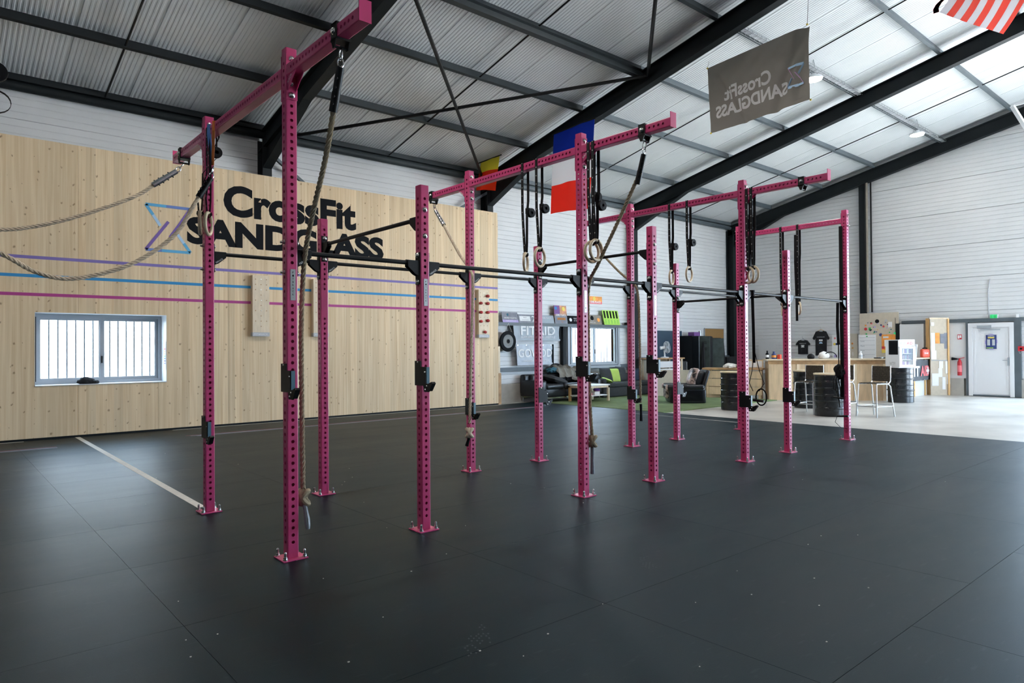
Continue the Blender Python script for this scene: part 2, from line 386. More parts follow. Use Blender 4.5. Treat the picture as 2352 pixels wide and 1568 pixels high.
def glass():
    m = bpy.data.materials.new('glass'); m.use_nodes = True; n = m.node_tree; N = n.nodes; L = n.links; N.clear()
    o = N.new('ShaderNodeOutputMaterial'); mx = N.new('ShaderNodeMixShader'); t = N.new('ShaderNodeBsdfTransparent'); gl = N.new('ShaderNodeBsdfGlossy')
    t.inputs[0].default_value = (.93, .95, .96, 1); gl.inputs['Roughness'].default_value = .02; lw = N.new('ShaderNodeLayerWeight'); lw.inputs[0].default_value = .5; pw = N.new('ShaderNodeMath'); pw.operation = 'POWER'; pw.inputs[1].default_value = 5; fr = N.new('ShaderNodeMath'); fr.operation = 'MULTIPLY_ADD'; fr.inputs[1].default_value = .9; fr.inputs[2].default_value = .04
    L.new(lw.outputs['Facing'], pw.inputs[0]); L.new(pw.outputs[0], fr.inputs[0]); L.new(fr.outputs[0], mx.inputs[0]); L.new(t.outputs[0], mx.inputs[1]); L.new(gl.outputs[0], mx.inputs[2]); L.new(mx.outputs[0], o.inputs[0])
    M_['glass'] = m
    m2 = m.copy(); m2.name = 'glass_dim'; M_['glass_dim'] = m2
    for q in m2.node_tree.nodes:
        if q.type == 'MATH' and q.operation == 'MULTIPLY_ADD': q.inputs[1].default_value = .15; q.inputs[2].default_value = .02
glass()
def cloth_mat(name, col, k=.5):
    m = mat(name, col, .7, spec=.15); n = m.node_tree; N = n.nodes; L = n.links; b = N['Principled BSDF']; o = N['Material Output']
    t = N.new('ShaderNodeBsdfTranslucent'); t.inputs[0].default_value = (*[min(1, c*1.25) for c in col], 1); mx = N.new('ShaderNodeMixShader'); mx.inputs[0].default_value = k
    L.new(b.outputs[0], mx.inputs[1]); L.new(t.outputs[0], mx.inputs[2]); L.new(mx.outputs[0], o.inputs[0])
for _n, _c in (('flag_blue', (.012, .05, .36)), ('flag_white', (.80, .79, .82)), ('flag_red', (.82, .075, .05)), ('flag_salmon', (.85, .24, .20)), ('flag_yellow', (.80, .72, .09)), ('flag_orangered', (.74, .06, .015)), ('banner_cloth', (.25, .235, .215)), ('print_cloth', (.85, .85, .86))): cloth_mat(_n, _c, .45)
def strap_marked():
    m = mat('strap_marked', (.010, .010, .011), .55); n = m.node_tree; N = n.nodes; L = n.links; b = N['Principled BSDF']
    g = N.new('ShaderNodeNewGeometry'); sp = N.new('ShaderNodeSeparateXYZ'); L.new(g.outputs['Position'], sp.inputs[0])
    a = N.new('ShaderNodeMath'); a.operation = 'DIVIDE'; L.new(sp.outputs['Z'], a.inputs[0]); a.inputs[1].default_value = .085
    fr = N.new('ShaderNodeMath'); fr.operation = 'FRACT'; L.new(a.outputs[0], fr.inputs[0])
    lt = N.new('ShaderNodeMath'); lt.operation = 'LESS_THAN'; L.new(fr.outputs[0], lt.inputs[0]); lt.inputs[1].default_value = .13
    mx = N.new('ShaderNodeMix'); mx.data_type = 'RGBA'; L.new(lt.outputs[0], mx.inputs['Factor']); mx.inputs['A'].default_value = (.010, .010, .011, 1); mx.inputs['B'].default_value = (.5, .5, .48, 1)
    L.new(mx.outputs['Result'], b.inputs['Base Color'])
strap_marked()

# ================================================================ the hall
SL = .2225
FR = [-8.1, -2.45, 3.2, 8.82, 14.5, 20.02]            # portal frames
RIDGE = -1.0; YR = -11.05; YL = 9.05; XE = 20.15; XB = -8.2
def zraf(y): return 7.33-SL*(y if y >= RIDGE else 2*RIDGE-y)       # rafter underside
def zroof(y): return zraf(y)+.52
RX1 = 10.11                                           # rubber ends here
fl = MB().box(XB, 21.0, YR, 9.4, -.2, -.012).build('floor', 'concrete', kind='structure')
# rubber mats, 1.83 x 1.22 m
xs = [RX1-1.83*k for k in range(11)]; ysm = [-3.175+1.22*k for k in range(-7, 10)]
for j in range(len(ysm)):
    y0 = max(ysm[j], YR+.05); y1 = min(ysm[j]+1.22, 8.62)
    if y1-y0 < .05: continue
    for i, x1 in enumerate(xs):
        off = .915 if (ysm[j] < -3.3 and True) else 0
        a, b_ = x1-1.83-off, x1-off
        if off and i == 0: MB().box(b_+.0012, RX1, y0+.0012, y1-.0012, -.012, 0).build('rubber_mat', 'rubber', fl)
        if b_ < XB+.1: continue
        MB().box(max(a, XB)+.0012, b_-.0012, y0+.0012, y1-.0012, -.012, 0).build('rubber_mat', 'rubber', fl)
def line(x0, x1, y0, y1, m, z=.0): MB().box(x0, x1, y0, y1, z, z+.0015).build('floor_line', m, fl)
line(-.035, .035, 1.98, 8.6, 'line_white')
for a, b_ in ((1.42, 8.95), (-6, -.72)):
    line(a, b_, 8.53, 8.57, 'line_white'); line(a-.06, b_+.3, 7.515, 7.535, 'line_red'); line(a-.0, b_+.3, 7.445, 7.465, 'line_thin'); line(a+.08, b_+.3, 7.375, 7.395, 'line_thin')
line(9.50, 9.525, 2.2, 4.9, 'line_white')
# chalky shoe prints
for q, (px, py, an) in enumerate([(1085, 1482, .2), (1485, 1292, .25), (1745, 1194, .35), (1570, 1232, .5), (1830, 1160, .5), (1960, 1138, .4), (1110, 1455, .2)]):
    c = on('Z', 0, px, py); m = MB(); R3 = rotz(PI/4+an)
    for i in range(9):
        for j in range(3):
            u_, v_ = (i-4)*.026+random.uniform(-.004, .004), (j-1)*.024+(.012 if i % 2 else 0)
            if i == 5 or (i > 5 and j == 2) or random.random() < .25: continue
            k = [V((u_, v_, .0008))+V((a*.010, b_*.006, 0)) for a, b_ in ((-1, 0), (0, -1), (1, 0), (0, 1))]
            m.add([V((c.x, c.y, 0))+R3 @ p for p in k], [(0, 1, 2, 3)])
    m.build('shoe_print', 'dirt', fl)
m = MB()
for q in range(45):
    c = on('Z', 0, random.uniform(300, 2200), random.uniform(1030, 1540)); r_ = random.uniform(.0015, .0035)
    m.box(c.x-r_, c.x+r_*1.6, c.y-r_, c.y+r_, 0, .003)
tag(m.build('chalk_crumbs', 'line_white'), 'tiny pale chalk crumbs scattered over the black rubber floor', 'crumbs', kind='stuff')
# turf
tf = MB().box(10.12, 14.95, 4.5, 8.6, -.012, .008).build('turf_mat', 'turf', label='green artificial turf laid under the sofas and armchair', cat='turf')
# yard outside
MB().box(-60, 90, -60, 60, -.4, -.21).build('ground', 'yard', kind='structure')

# ---- walls
W1 = (-.57, 1.35, .85, 2.03); W2 = (11.80, 13.85, .88, 2.06)
def holed_wall(x0, x1, z0, z1, y0, y1, holes, mb=None):
    mb = mb or MB(); cuts = sorted(h for h in holes if h[0] < x1 and h[1] > x0); x = x0
    for h in cuts:
        a, b_ = max(h[0], x0), min(h[1], x1)
        if a > x: mb.box(x, a, y0, y1, z0, z1)
        if h[2] > z0: mb.box(a, b_, y0, y1, z0, h[2])
        if h[3] < z1: mb.box(a, b_, y0, y1, h[3], z1)
        x = b_
    if x < x1: mb.box(x, x1, y0, y1, z0, z1)
    return mb
wL = holed_wall(XB, 20.4, -.2, 6.1, YL+.06, YL+.16, [W1, W2]).build('wall_left', 'white_panel', kind='structure')
PIT = .117; ROW = PIT*8
def rib_profile(z0, z1):
    pr = []; z = z0
    pr.append((z0, .012))
    k = 0
    while z < z1-.001:
        nz = min(z+PIT, z1); dd = .010 if k else .022
        pr += [(z+.004, dd), (z+.014, dd), (z+.022, 0), (nz-.001, 0)]; z = nz; k += 1
    return pr
def rib_left(x0, x1, z0, z1):
    m = MB(); pr = rib_profile(z0, z1)
    m.sheet([[(x0, YL+d, z), (x1, YL+d, z)] for z, d in pr]); return m.build('cladding_panel', 'white_panel', wL)
for i in range(len(FR)-1):
    xa, xb = FR[i], FR[i+1]+(.13 if i == 4 else 0); z = .47
    while z < 5.85:
        z1 = min(z+ROW, 5.9)
        if xb < 9 and z1 < 4.6: z = z1; continue
        if i == 3 and z < W2[3] and z1 > W2[2]:
            if z < W2[2]: pass
            lo, hi = z, z1
            rib_left(xa, W2[0], lo, hi); rib_left(W2[1], xb, lo, hi)
            if lo < W2[2]-.05: rib_left(W2[0], W2[1], lo, W2[2])
            if hi > W2[3]+.05: rib_left(W2[0], W2[1], W2[3], hi)
        else: rib_left(xa, xb, z, z1)
        z = z1
MB().box(8.97, XE, YL-.06, YL+.06, -.012, .47).build('plinth', 'plinth', wL)
# end wall with the vehicle opening beside the door
OP = (-9.4, -.10, 4.45)
def gable(y0, y1, z0, mb):
    ys_ = [y0]+([RIDGE] if y0 < RIDGE < y1 else [])+[y1]
    mb.prism([(XE+.06, y0, z0), (XE+.06, y1, z0)]+[(XE+.06, y, zroof(y)+.05) for y in reversed(ys_)], (.1, 0, 0))
m = MB(); gable(OP[1], 9.3, -.2, m); gable(YR, OP[0], -.2, m); gable(OP[0], OP[1], OP[2], m)
wE = m.build('wall_back', 'white_panel', kind='structure')
def rib_end(y0, y1, z0, z1):
    MB().sheet([[(XE+d, y1, z), (XE+d, y0, z)] for z, d in rib_profile(z0, z1)]).build('cladding_panel', 'white_panel', wE)
z = .47
while z < 8.0:
    z1 = z+ROW; lim = lambda y: zroof(y) > z
    yt = YL if z < 5.8 else RIDGE+(zroof(RIDGE)-z)/SL; yb = YR if z < 5.8 else RIDGE-(zroof(RIDGE)-z)/SL
    for a, b_ in ((yb, OP[0]), (OP[0], OP[1]), (OP[1], 4.42), (4.42, yt)):
        a, b_ = max(a, yb), min(b_, yt)
        if b_-a < .05: continue
        lo = z
        if (a, b_) == (OP[0], OP[1]):
            if z1 <= OP[2]: continue
            lo = max(z, OP[2])
        if (a, b_) == (OP[1], 4.42) and z < 2.0:        # door and service strip built below
            if z1 <= 2.1: rib_end(1.72, 4.42, z, z1); rib_end(OP[1], .42, z, z1); continue
        rib_end(a, b_, lo, z1)
    z = z1
for a, b_ in ((1.72, YL), (OP[1], .40)): MB().box(XE-.07, XE+.08, a, b_, -.012, .47).build('plinth', 'plinth', wE)
for a in (OP[0]-.1, OP[1]): MB().box(XE-.05, XE+.2, a, a+.1, -.012, OP[2]+.1).build('opening_jamb', 'grey_steel', wE)
MB().box(XE-.05, XE+.2, OP[0]-.1, OP[1]+.1, OP[2], OP[2]+.12).build('opening_lintel', 'grey_steel', wE)
# side and rear walls (behind the photographer)
m = holed_wall(XB, XE+.2, -.2, 5.85, YR-.1, YR, [(13.7, 18.3, -.2, 4.3)]); wR = m.build('wall_right', 'white_panel', kind='structure')
m = MB(); m.prism([(XB, YR, -.2), (XB, 9.3, -.2), (XB, 9.3, zroof(9.3)), (XB, RIDGE, zroof(RIDGE)), (XB, YR, zroof(YR))], (-.1, 0, 0)); m.build('wall_front', 'white_panel', kind='structure')

# ---- roof
ceil = empty('ceiling', (6, RIDGE, 7.9), kind='structure')
def roof_panel(x0, x1, ya, yb):
    pr = [(x0, .0), (x0+.004, .0), (x0+.008, .018), (x0+.02, .018), (x0+.026, 0)]; x = x0+.04; n = 15; st = (x1-x0-.05)/n
    for k in range(n): pr += [(x, 0), (x+st*.42, 0), (x+st*.55, .0045), (x+st*.88, .0045)]; x += st
    pr.append((x1, 0))
    MB().sheet([[(x, ya, zroof(ya)+d), (x, yb, zroof(yb)+d)] for x, d in pr]).build('roof_panel', 'roof_panel', ceil)
k = 0; x = XB
while x < XE+.1:
    x1 = x+1.0
    roof_panel(x, x1, 9.35, RIDGE); roof_panel(x, x1, RIDGE, YR-.2); x = x1
PUR = [9.0, 7.33, 5.58, 4.0, 2.27, .52, -.85]
PUR2 = [2*RIDGE-y for y in PUR]
for i in range(len(FR)-1):
    for y in PUR+PUR2:
        z0 = zraf(y)+.355; s = SL*(1 if y > RIDGE else -1); m = MB(); xa, xb = FR[i]+.01, FR[i+1]-.01
        big = abs(y-4.0) < .01 and i == 2                # heavier member over the nearer bay
        hh = .16; ww = .065 if not big else .12
        if abs(y-9.0) < .01:                             # eaves beam: a rounded gutter tube under the roof edge
            m.cyl((xa, 8.93, 5.66), (xb, 8.93, 5.66), .075, 12); m.box(xa, xb, 8.86, 9.02, 5.74, 5.84)
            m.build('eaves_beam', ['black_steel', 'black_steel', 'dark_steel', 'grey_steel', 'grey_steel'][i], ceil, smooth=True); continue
        m.prism([(xa, y-ww, z0+ww*s), (xa, y-ww, z0+ww*s+.012), (xa, y, z0+.012), (xa, y, z0)], (xb-xa, 0, 0))
        m.prism([(xa, y-.006, z0), (xa, y, z0), (xa, y, z0+hh), (xa, y-.006, z0+hh)], (xb-xa, 0, 0))
        m.prism([(xa, y, z0+hh-.012), (xa, y, z0+hh), (xa, y+.055, z0+hh-.055*s), (xa, y+.055, z0+hh-.012-.055*s)], (xb-xa, 0, 0))
        if big: m.box(xa, xb, y-.12, y, z0-.11, z0-.10); m.box(xa, xb, y-.065, y-.055, z0-.1, z0+.06)
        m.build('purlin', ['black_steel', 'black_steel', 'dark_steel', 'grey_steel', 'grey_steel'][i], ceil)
for x in (.45, 6.0, 11.65, 17.3):
    for a, b_ in ((9.0, RIDGE), (RIDGE, YR)):
        MB().cyl((x, a, zraf(a)+.40), (x, b_, zraf(b_)+.40), .016 if x < 9 else .013, 6).build('sag_rod', 'black_metal', ceil)
for (x0, y0, x1, y1) in ((3.3, 8.75, 8.72, 3.75), (3.3, 3.75, 8.72, 8.85), (8.72, 3.75, 3.3, RIDGE), (3.3, 3.75, 8.72, RIDGE)):
    MB().cyl((x0, y0, zraf(y0)+.17), (x1, y1, zraf(y1)+.17), .034, 8).build('wind_brace', 'black_metal', ceil, smooth=True)
for k, x in enumerate(FR):
    fr = empty('portal_frame', (x, RIDGE, 0), kind='structure')
    for sgn in (1, -1):
        Y = lambda y: y if sgn > 0 else 2*RIDGE-y
        m = MB(); ye = 9.0
        for z0, z1, hw in ((0, .018, .085), (.018, .342, .006), (.342, .36, .085)):
            m.prism([(x-hw, Y(ye), zraf(Y(ye))+z0), (x-hw, RIDGE, zraf(RIDGE)+z0), (x-hw, RIDGE, zraf(RIDGE)+z1), (x-hw, Y(ye), zraf(Y(ye))+z1)], (2*hw, 0, 0))
        m.build('rafter', 'black_steel', fr)
        m = MB(); pa = (6.9, zraf(6.9)); pb = (8.75, zraf(8.75)-.42)
        m.prism([(x-.006, Y(6.9), pa[1]), (x-.006, Y(8.75), zraf(8.75)), (x-.006, Y(8.75), pb[1])], (.012, 0, 0))
        m.prism([(x-.085, Y(6.9), pa[1]), (x-.085, Y(8.75), pb[1]), (x-.085, Y(8.75), pb[1]+.018), (x-.085, Y(6.9), pa[1]+.018)], (.17, 0, 0)); m.build('haunch', 'black_steel', fr)
        m = MB(); ya, yb = sorted((Y(8.75), Y(9.03))); top = zraf(8.9)+.2
        m.box(x-.09, x+.09, ya, ya+.018, -.012, top); m.box(x-.09, x+.09, yb-.018, yb, -.012, top); m.box(x-.006, x+.006, ya+.018, yb-.018, -.012, top)
        m.build('column', 'black_steel', fr)
MB().box(XE-.14, XE-.0, 4.30, 4.46, -.012, zraf(4.4)+.05).build('gable_post', 'black_steel', wE)
MB().cyl((XE-.15, 4.22, 2.42), (XE-.15, 4.22, zraf(4.2)), .035, 8).build('downpipe', 'print_brown', wE)
MB().cyl((XE-.1, 4.12, 2.42), (XE-.1, 4.12, zraf(4.1)), .025, 8).build('conduit', 'black_metal', wE)
# knee brace struts by the wall
for x, d_ in ((3.2, 1), (8.82, -1)):
    MB().beam((x+.05*d_, 8.8, 5.3), (x+1.0*d_, 8.95, 4.72), .06, .06).build('knee_strut', 'grey_steel', ceil)
# cable trays slung under a purlin
def tray(x0, x1, y, z, label):
    t = empty('cable_tray', ((x0+x1)/2, y, z), label, 'cable tray')
    m = MB()
    for dy in (-.075, .075):
        for dz in (0, .05): m.beam((x0, y+dy, z+dz), (x1, y+dy, z+dz), .007, .007)
    m.build('side_wire', 'galv', t); m = MB(); x = x0
    while x < x1:
        m.beam((x, y-.075, z), (x, y+.075, z), .006, .006); m.beam((x, y-.075, z), (x, y-.075, z+.05), .006, .006); m.beam((x, y+.075, z), (x, y+.075, z+.05), .006, .006); x += .16
    m.build('cross_wire', 'galv', t, kind='stuff'); m = MB()
    for dy in (-.03, .0, .03): m.cyl((x0, y+dy, z+.015), (x1, y+dy, z+.015), .008, 6)
    m.build('cable', 'print_grey', t)
tray(9.0, 14.4, 2.13, zraf(2.13)+.30, 'wire cable tray under the roof between the banner and the far lamp')
tray(14.7, 20.0, 2.13, zraf(2.13)+.30, 'wire cable tray under the last roof bay before the end wall')
# high-bay lamps
def lamp_at(x, y, label):
    z = 6.93 if y > 0 else 6.8
    t = empty('high_bay_lamp', (x, y, z), label, 'lamp', 'round high bay lamps')
    MB().lathe([(.05, .0), (.17, .012), (.185, .03), (.17, .055), (.09, .075), (.06, .12), (.0, .125)], (x, y, z), 24).build('housing', 'plastic_white', t, smooth=True)
    MB().lathe([(.0, -.006), (.155, -.004), (.16, .012), (0, .012)], (x, y, z), 24).build('diffuser', 'lamp_glow', t, smooth=True)
    m = MB()
    for a in (0, 2.1, 4.2): m.cyl((x+.1*math.cos(a), y+.1*math.sin(a), z+.07), (x, y, z+.42), .004, 5)
    m.build('hanging_wire', 'galv', t)
    d = bpy.data.lights.new('lamp_light', 'AREA'); d.shape = 'DISK'; d.size = .32; d.energy = LAMP_W*{.6: 1, 6.3: 1, 12.1: .5, 17.9: .15}[x]*(1.25 if y > 0 else .4); d.color = (1, .96, .91)
    o = bpy.data.objects.new('lamp_light', d); COL.objects.link(o); o.parent = t; o.location = (0, 0, -.02)
lamp_at(12.1, 2.1, 'lit round lamp beside the right edge of the hanging grey banner')
lamp_at(17.9, 2.1, 'lit round lamp in the last roof bay, nearest the end wall')
lamp_at(6.3, 2.1, 'round lamp above the middle of the pink rig')
lamp_at(.6, 2.1, 'round lamp above the near end of the pink rig')
for x, q in ((.6, 'nearest the camera'), (6.3, 'second from the camera'), (12.1, 'third from the camera'), (17.9, 'closest to the vehicle opening')): lamp_at(x, -4.1, 'added round lamp beyond the roof ridge, unseen right of the picture, '+q)  # unseen second lamp row, added for general light in the hall
# inclined white door track near the end wall
t = empty('door_track', (18.6, -.3, 4.4), 'white inclined sectional door track hanging near the end wall', 'door track')
a, b_ = on('X', 18.0, 2325, 243), V((20.0, -.93, 4.5))
MB().beam(a, b_, .09, .06).build('track', 'white_paint', t)
MB().beam(a+V((.05, .0, .02)), a+V((.0, -1.2, .05)), .05, .05).build('cross_bar', 'white_paint', t)
MB().beam(V((18.0, -.25, zraf(-.25))), V((18.0, -.25, 6.4)), .05, .05).build('hanger', 'galv', t)

# ---- spruce wall
wW = empty('wall_wood', (2, 8.65, 0), kind='structure')
xj = [-7.18+1.2*k for k in range(14)]; xj = [x for x in xj if x < 8.5]+[8.96]
for a, b_ in zip(xj[:-1], xj[1:]):
    holed_wall(a+.0015, b_-.0015, .03, 4.79, 8.65, 8.77, [W1]).build('spruce_panel', 'clt', wW)
MB().box(xj[0], 8.96, 8.68, 8.77, -.012, .03).build('skirting_gap', 'black_steel', wW)
for z0, z1 in ((4.2, 4.62), (3.2, 3.75), (1.95, 2.6)): MB().box(8.962, 9.03, 8.72, 8.82, z0, z1).build('batten', 'wood_pale', wW)
for z0, z1, mm in ((0, .78, 'wood_edge'), (.6, 1.45, 'wood_pale')): MB().box(8.97, 9.06, 8.66+.04*(mm == 'wood_pale'), 8.74, z0, z1).build('edge_board', mm, wW)
for z, mm in ((2.90, 'tape_purple'), (2.605, 'tape_blue'), (2.31, 'tape_magenta')):
    MB().box(-7.1, 8.95, 8.6475, 8.65, z-.025, z+.025).build('wall_stripe', mm, wW)
# wall lettering
lg = empty('wall_lettering', (3.4, 8.645, 3.2), 'large black gym lettering with gradient hourglass emblem on spruce wall', 'lettering')
def P8(x, y): return on('Y', 8.648, x, y)
a, b_, c = P8(515, 437+58), P8(818, 523), P8(515, 440)
text_fit('lettering', 'CrossFit', 'print_black', lg, (2.33, 8.649, 3.915), (1, 0, 0), (0, 0, 1), 2.73, .60, bold=.045, space=1.02)
text_fit('lettering', 'SANDGLASS', 'print_black', lg, (1.69, 8.649, 3.335), (1, 0, 0), (0, 0, 1), 4.03, .50, bold=.05, space=1.0)
def estrip(p, q, mm, wid=.055, name='emblem_stroke', par=None, lift=.003):
    par = par or lg; p, q = V(p), V(q); m = MB().beam(p, q, .004, wid, up=(p-q).cross(V((0, 1, 0)))); return m.build(name, mm, par)
def emblem(E, cols, wid, par):
    # E maps emblem unit coords to 3-D; cols are the four gradient tones
    segs = [((0, 1), (.45, 1), 0), ((.45, 1), (1, 1), 1), ((1, 1), (.75, .62), 2), ((.75, .62), (.53, .31), 2), ((0, 1), (.16, .78), 0), ((.16, .78), (.32, .55), 3),
            ((.5, .66), (.25, .33), 2), ((.25, .33), (0, 0), 2), ((0, 0), (.35, 0), 1), ((.35, 0), (1, 0), 0), ((1, 0), (.85, .2), 0), ((.85, .2), (.7, .40), 3)]
    for p, q, c in segs: estrip(E(*p), E(*q), cols[c], wid, par=par)
emblem(lambda u, v: V((1.02+.73*u, 8.647, 3.17+.79*v)), ['emb_blue', 'emb_mid', 'emb_violet', 'emb_pale'], .05, lg)

# ---- windows
def window(name, w_, y, depth, reveal, kind):
    x0, x1, z0, z1 = w_
    wn = empty(name, ((x0+x1)/2, y, z0), kind='structure')
    m = MB(); f = .06
    def fram(mb, a, b_, c, d, ya, yb, f):
        mb.box(a, b_, ya, yb, c, c+f); mb.box(a, b_, ya, yb, d-f, d); mb.box(a, a+f, ya, yb, c+f, d-f); mb.box(b_-f, b_, ya, yb, c+f, d-f); return mb
    fram(m, x0, x1, z0, z1, y, y+.07, f).build('window_frame', 'alu', wn)
    xm = (x0+x1)/2
    for (a, b_, dy) in ((x0+.04, xm+.06, .0), (xm-.02, x1-.04, .03)):
        s_ = fram(MB(), a, b_, z0+.04, z1-.04, y+dy+.005, y+dy+.033, .07).build('sash', 'alu', wn)
        MB().box(a+.07, b_-.07, y+dy+.015, y+dy+.021, z0+.11, z1-.11).build('pane', 'glass', s_)
    MB().box(xm+.01, xm+.03, y-.012, y+.005, z0+.35, z0+.47).build('handle', 'black_metal', wn)
    MB().box(x0+.025, x0+.05, y-.004, y+.004, z0+.06, z1-.06).build('seal', 'black_metal', wn)
    n = 15
    for i in range(1, n):
        x = x0+(x1-x0)*i/n; MB().cyl((x, y+.30, z0), (x, y+.30, z1), .012, 6).build('security_bar', 'grey_steel', wn)
    return wn
w1 = window('window_1', W1, 8.97, .07, True, 1)
m = MB(); x0, x1, z0, z1 = W1
m.box(x1-.006, x1, 8.645, 9.2, z0, z1); m.box(x0, x0+.006, 8.645, 9.2, z0, z1); m.box(x0, x1, 8.645, 9.2, z1-.006, z1); m.build('reveal', 'white_paint', w1)
MB().box(x0, x1, 8.63, 9.2, z0, z0+.012).build('window_sill', 'white_paint', w1)
w2 = window('window_2', W2, 8.95, .07, False, 2)
x0, x1, z0, z1 = W2
m = MB(); m.box(x0-.08, x0, 8.93, 9.2, z0-.06, z1+.06); m.box(x1, x1+.08, 8.93, 9.2, z0-.06, z1+.06); m.box(x0-.08, x1+.08, 8.93, 9.2, z1, z1+.06); m.box(x0-.08, x1+.08, 8.90, 9.2, z0-.07, z0); m.build('window_casing', 'alu', w2)
# grey rails of the lounge wall
MB().box(9.1, 14.42, 8.86, 9.03, 1.99, 2.07).build('trim_1', 'grey_steel', kind='structure')
MB().box(9.1, 14.42, 8.94, 9.03, .80, .90).build('trim_2', 'grey_steel', kind='structure')
MB().box(11.52, 11.62, 8.92, 9.04, .9, 1.99).build('trim_3', 'black_steel', kind='structure')
MB().box(14.8, 20.0, 8.98, 9.06, 1.05, 1.09).build('trim_4', 'grey_steel', kind='structure')
# outside: hedge clumps and a fence seen through the bars
for i, (x, y, s) in enumerate(((1.0, 10.9, .55), (2.6, 11.2, .5))):
    m = MB().blob((x, y, .1), (1.6*s, 1.3*s, 1.5*s), seed=i+3, amp=.5, freq=2.6, sub=4)
    tag(m.build('shrub', 'bush', smooth=True), ['low shrub outside the left window', 'low shrub outside, right of the first'][i], 'shrub')
fe = empty('fence', (8, 12.1, -.2), 'pale panel fence outside beyond the windows', 'fence')
for i in range(13): MB().box(-10+3*i, -7.06+3*i, 12.1, 12.16, -.2, 2.5).build('fence_panel', 'fence', fe)

# ---- door in the end wall
d1 = empty('door_1', (XE-.1, 1.07, 0), kind='structure')
y0, y1 = .55, 1.60; X0 = XE-.10
m = MB(); f = .10
m.box(X0, XE+.02, y0, y0+f, 0, 2.0); m.box(X0, XE+.02, y1-f, y1, 0, 2.0); m.box(X0, XE+.02, y0+f, y1-f, 1.88, 2.0); m.build('door_frame', 'door_white', d1)
MB().box(X0+.03, XE, y0+f, y1-f, .03, 1.88).build('leaf', 'door_white', d1)
m = MB(); m.box(X0+.018, X0+.03, y0+.13, y0+.17, .06, 1.85); m.box(X0+.018, X0+.03, y1-.17, y1-.13, .06, 1.85); m.box(X0+.018, X0+.03, y0+.17, y1-.17, .06, .12); m.box(X0+.018, X0+.03, y0+.17, y1-.17, 1.79, 1.85); m.build('leaf_border', 'door_white', d1)
MB().box(X0, X0+.03, y0+f, y1-f, 0, .035).build('threshold', 'grey_steel', d1)
m = MB(); m.box(X0-.035, X0, 1.05, 1.38, 1.86, 1.93); m.box(X0-.02, X0, .85, 1.3, 1.80, 1.825); m.build('door_closer', 'alu', d1)
m = MB(); m.box(X0+.0, X0+.03, .66, .70, .84, 1.06); m.cyl((X0-.03, .68, .98), (X0+.02, .68, .98), .01, 8); m.beam((X0-.03, .68, .98), (X0-.03, .80, .98), .018, .018); m.build('door_handle', 'alu', d1)
m = MB(); m.box(XE-.09, XE+.04, 1.605, 1.66, 0, 2.03); m.box(XE-.09, XE+.04, .40, .545, 0, 2.03); m.box(XE-.09, XE+.04, OP[1]+.1, 3.3, 2.03, 2.12); m.build('trim_5', 'grey_steel', kind='structure')
MB().box(XE-.04, XE+.0, 1.66, 2.35, .47, 2.03).build('trim_6', 'white_panel', kind='structure')

# ================================================================ the pink rig
UA, UB, UWD = 1.0638, 1.8, 1.7615; HT, HS = 3.438, 2.6725; UW = .077; HP = .0481
XF = {c: k*(UA+UB) for k, c in enumerate('ABCD')}; XS = [UA+k*(UA+UB) for k in range(3)]
rig = empty('pull_up_rig', (4.3, .88, 0), 'large pink perforated steel pull-up rig bolted to the rubber floor', 'rig')
def hole_tube(L_, wdt, faces, skip=lambda f, t: False, hr=.0118, pitch=HP, t0=.06):
    """square tube along +Z from 0 to L_, rounded corners, real bolt holes in the listed faces (0:-X 1:-Y 2:+X 3:+Y)"""
    m = MB(); h = wdt/2; c = .007; q = h-c
    n = int((L_-2*t0)/pitch); z0 = (L_-n*pitch)/2
    for f in range(4):
        R4 = Matrix.Rotation([PI, -PI/2, 0, PI/2][f], 3, 'Z')      # face normal along +X before rotation
        def T(y, z, d=0): return R4 @ V((h-d, y, z))
        zo = z0+(pitch/2 if f > 1 else 0); zz = [0, zo]+[zo+pitch*(i+1) for i in range(n-(f > 1))]+[L_]
        for i in range(len(zz)-1):
            a, b_ = zz[i], zz[i+1]; mid = (a+b_)/2
            if i == 0 or i == len(zz)-2 or f not in faces or skip(f, mid):
                m.add([T(-q, a), T(q, a), T(q, b_), T(-q, b_)], [(0, 1, 2, 3)]); continue
            o = [(q, mid), (q, b_), (0, b_), (-q, b_), (-q, mid), (-q, a), (0, a), (q, a)]
            k = [(hr*math.cos(j*PI/4), mid+hr*math.sin(j*PI/4)) for j in range(8)]
            m.add([T(*p) for p in o]+[T(*p) for p in k]+[T(*p, .004) for p in k],
                  [(j, (j+1) % 8, 8+(j+1) % 8, 8+j) for j in range(8)]+[(8+j, 8+(j+1) % 8, 16+(j+1) % 8, 16+j) for j in range(8)])
        pts = []
        for s in range(3):
            a = s*PI/4; pts.append(R4 @ V((q+c*math.cos(a), q+c*math.sin(a), 0)))
        for s in range(2):
            m.add([pts[s], pts[s+1], pts[s+1]+V((0, 0, L_)), pts[s]+V((0, 0, L_))], [(0, 1, 2, 3)])
    m.add([(-h+c/2, -h+c/2, L_), (h-c/2, -h+c/2, L_), (h-c/2, h-c/2, L_), (-h+c/2, h-c/2, L_)], [(0, 1, 2, 3)])
    m.add([(-h+c/2, -h+c/2, 0), (-h+c/2, h-c/2, 0), (h-c/2, h-c/2, 0), (h-c/2, -h+c/2, 0)], [(0, 1, 2, 3)])
    return m
def mesh_of(mb, name, mm):
    me = bpy.data.meshes.new(name); me.from_pydata(mb.v, [], mb.f); me.materials.append(M_[mm]); me.update(); return me
def inst(name, me, parent, loc, rot=None):
    o = bpy.data.objects.new(name, me); COL.objects.link(o); o.parent = parent; o.location = V(loc)-wl(parent)
    if rot is not None: o.rotation_euler = rot
    return o
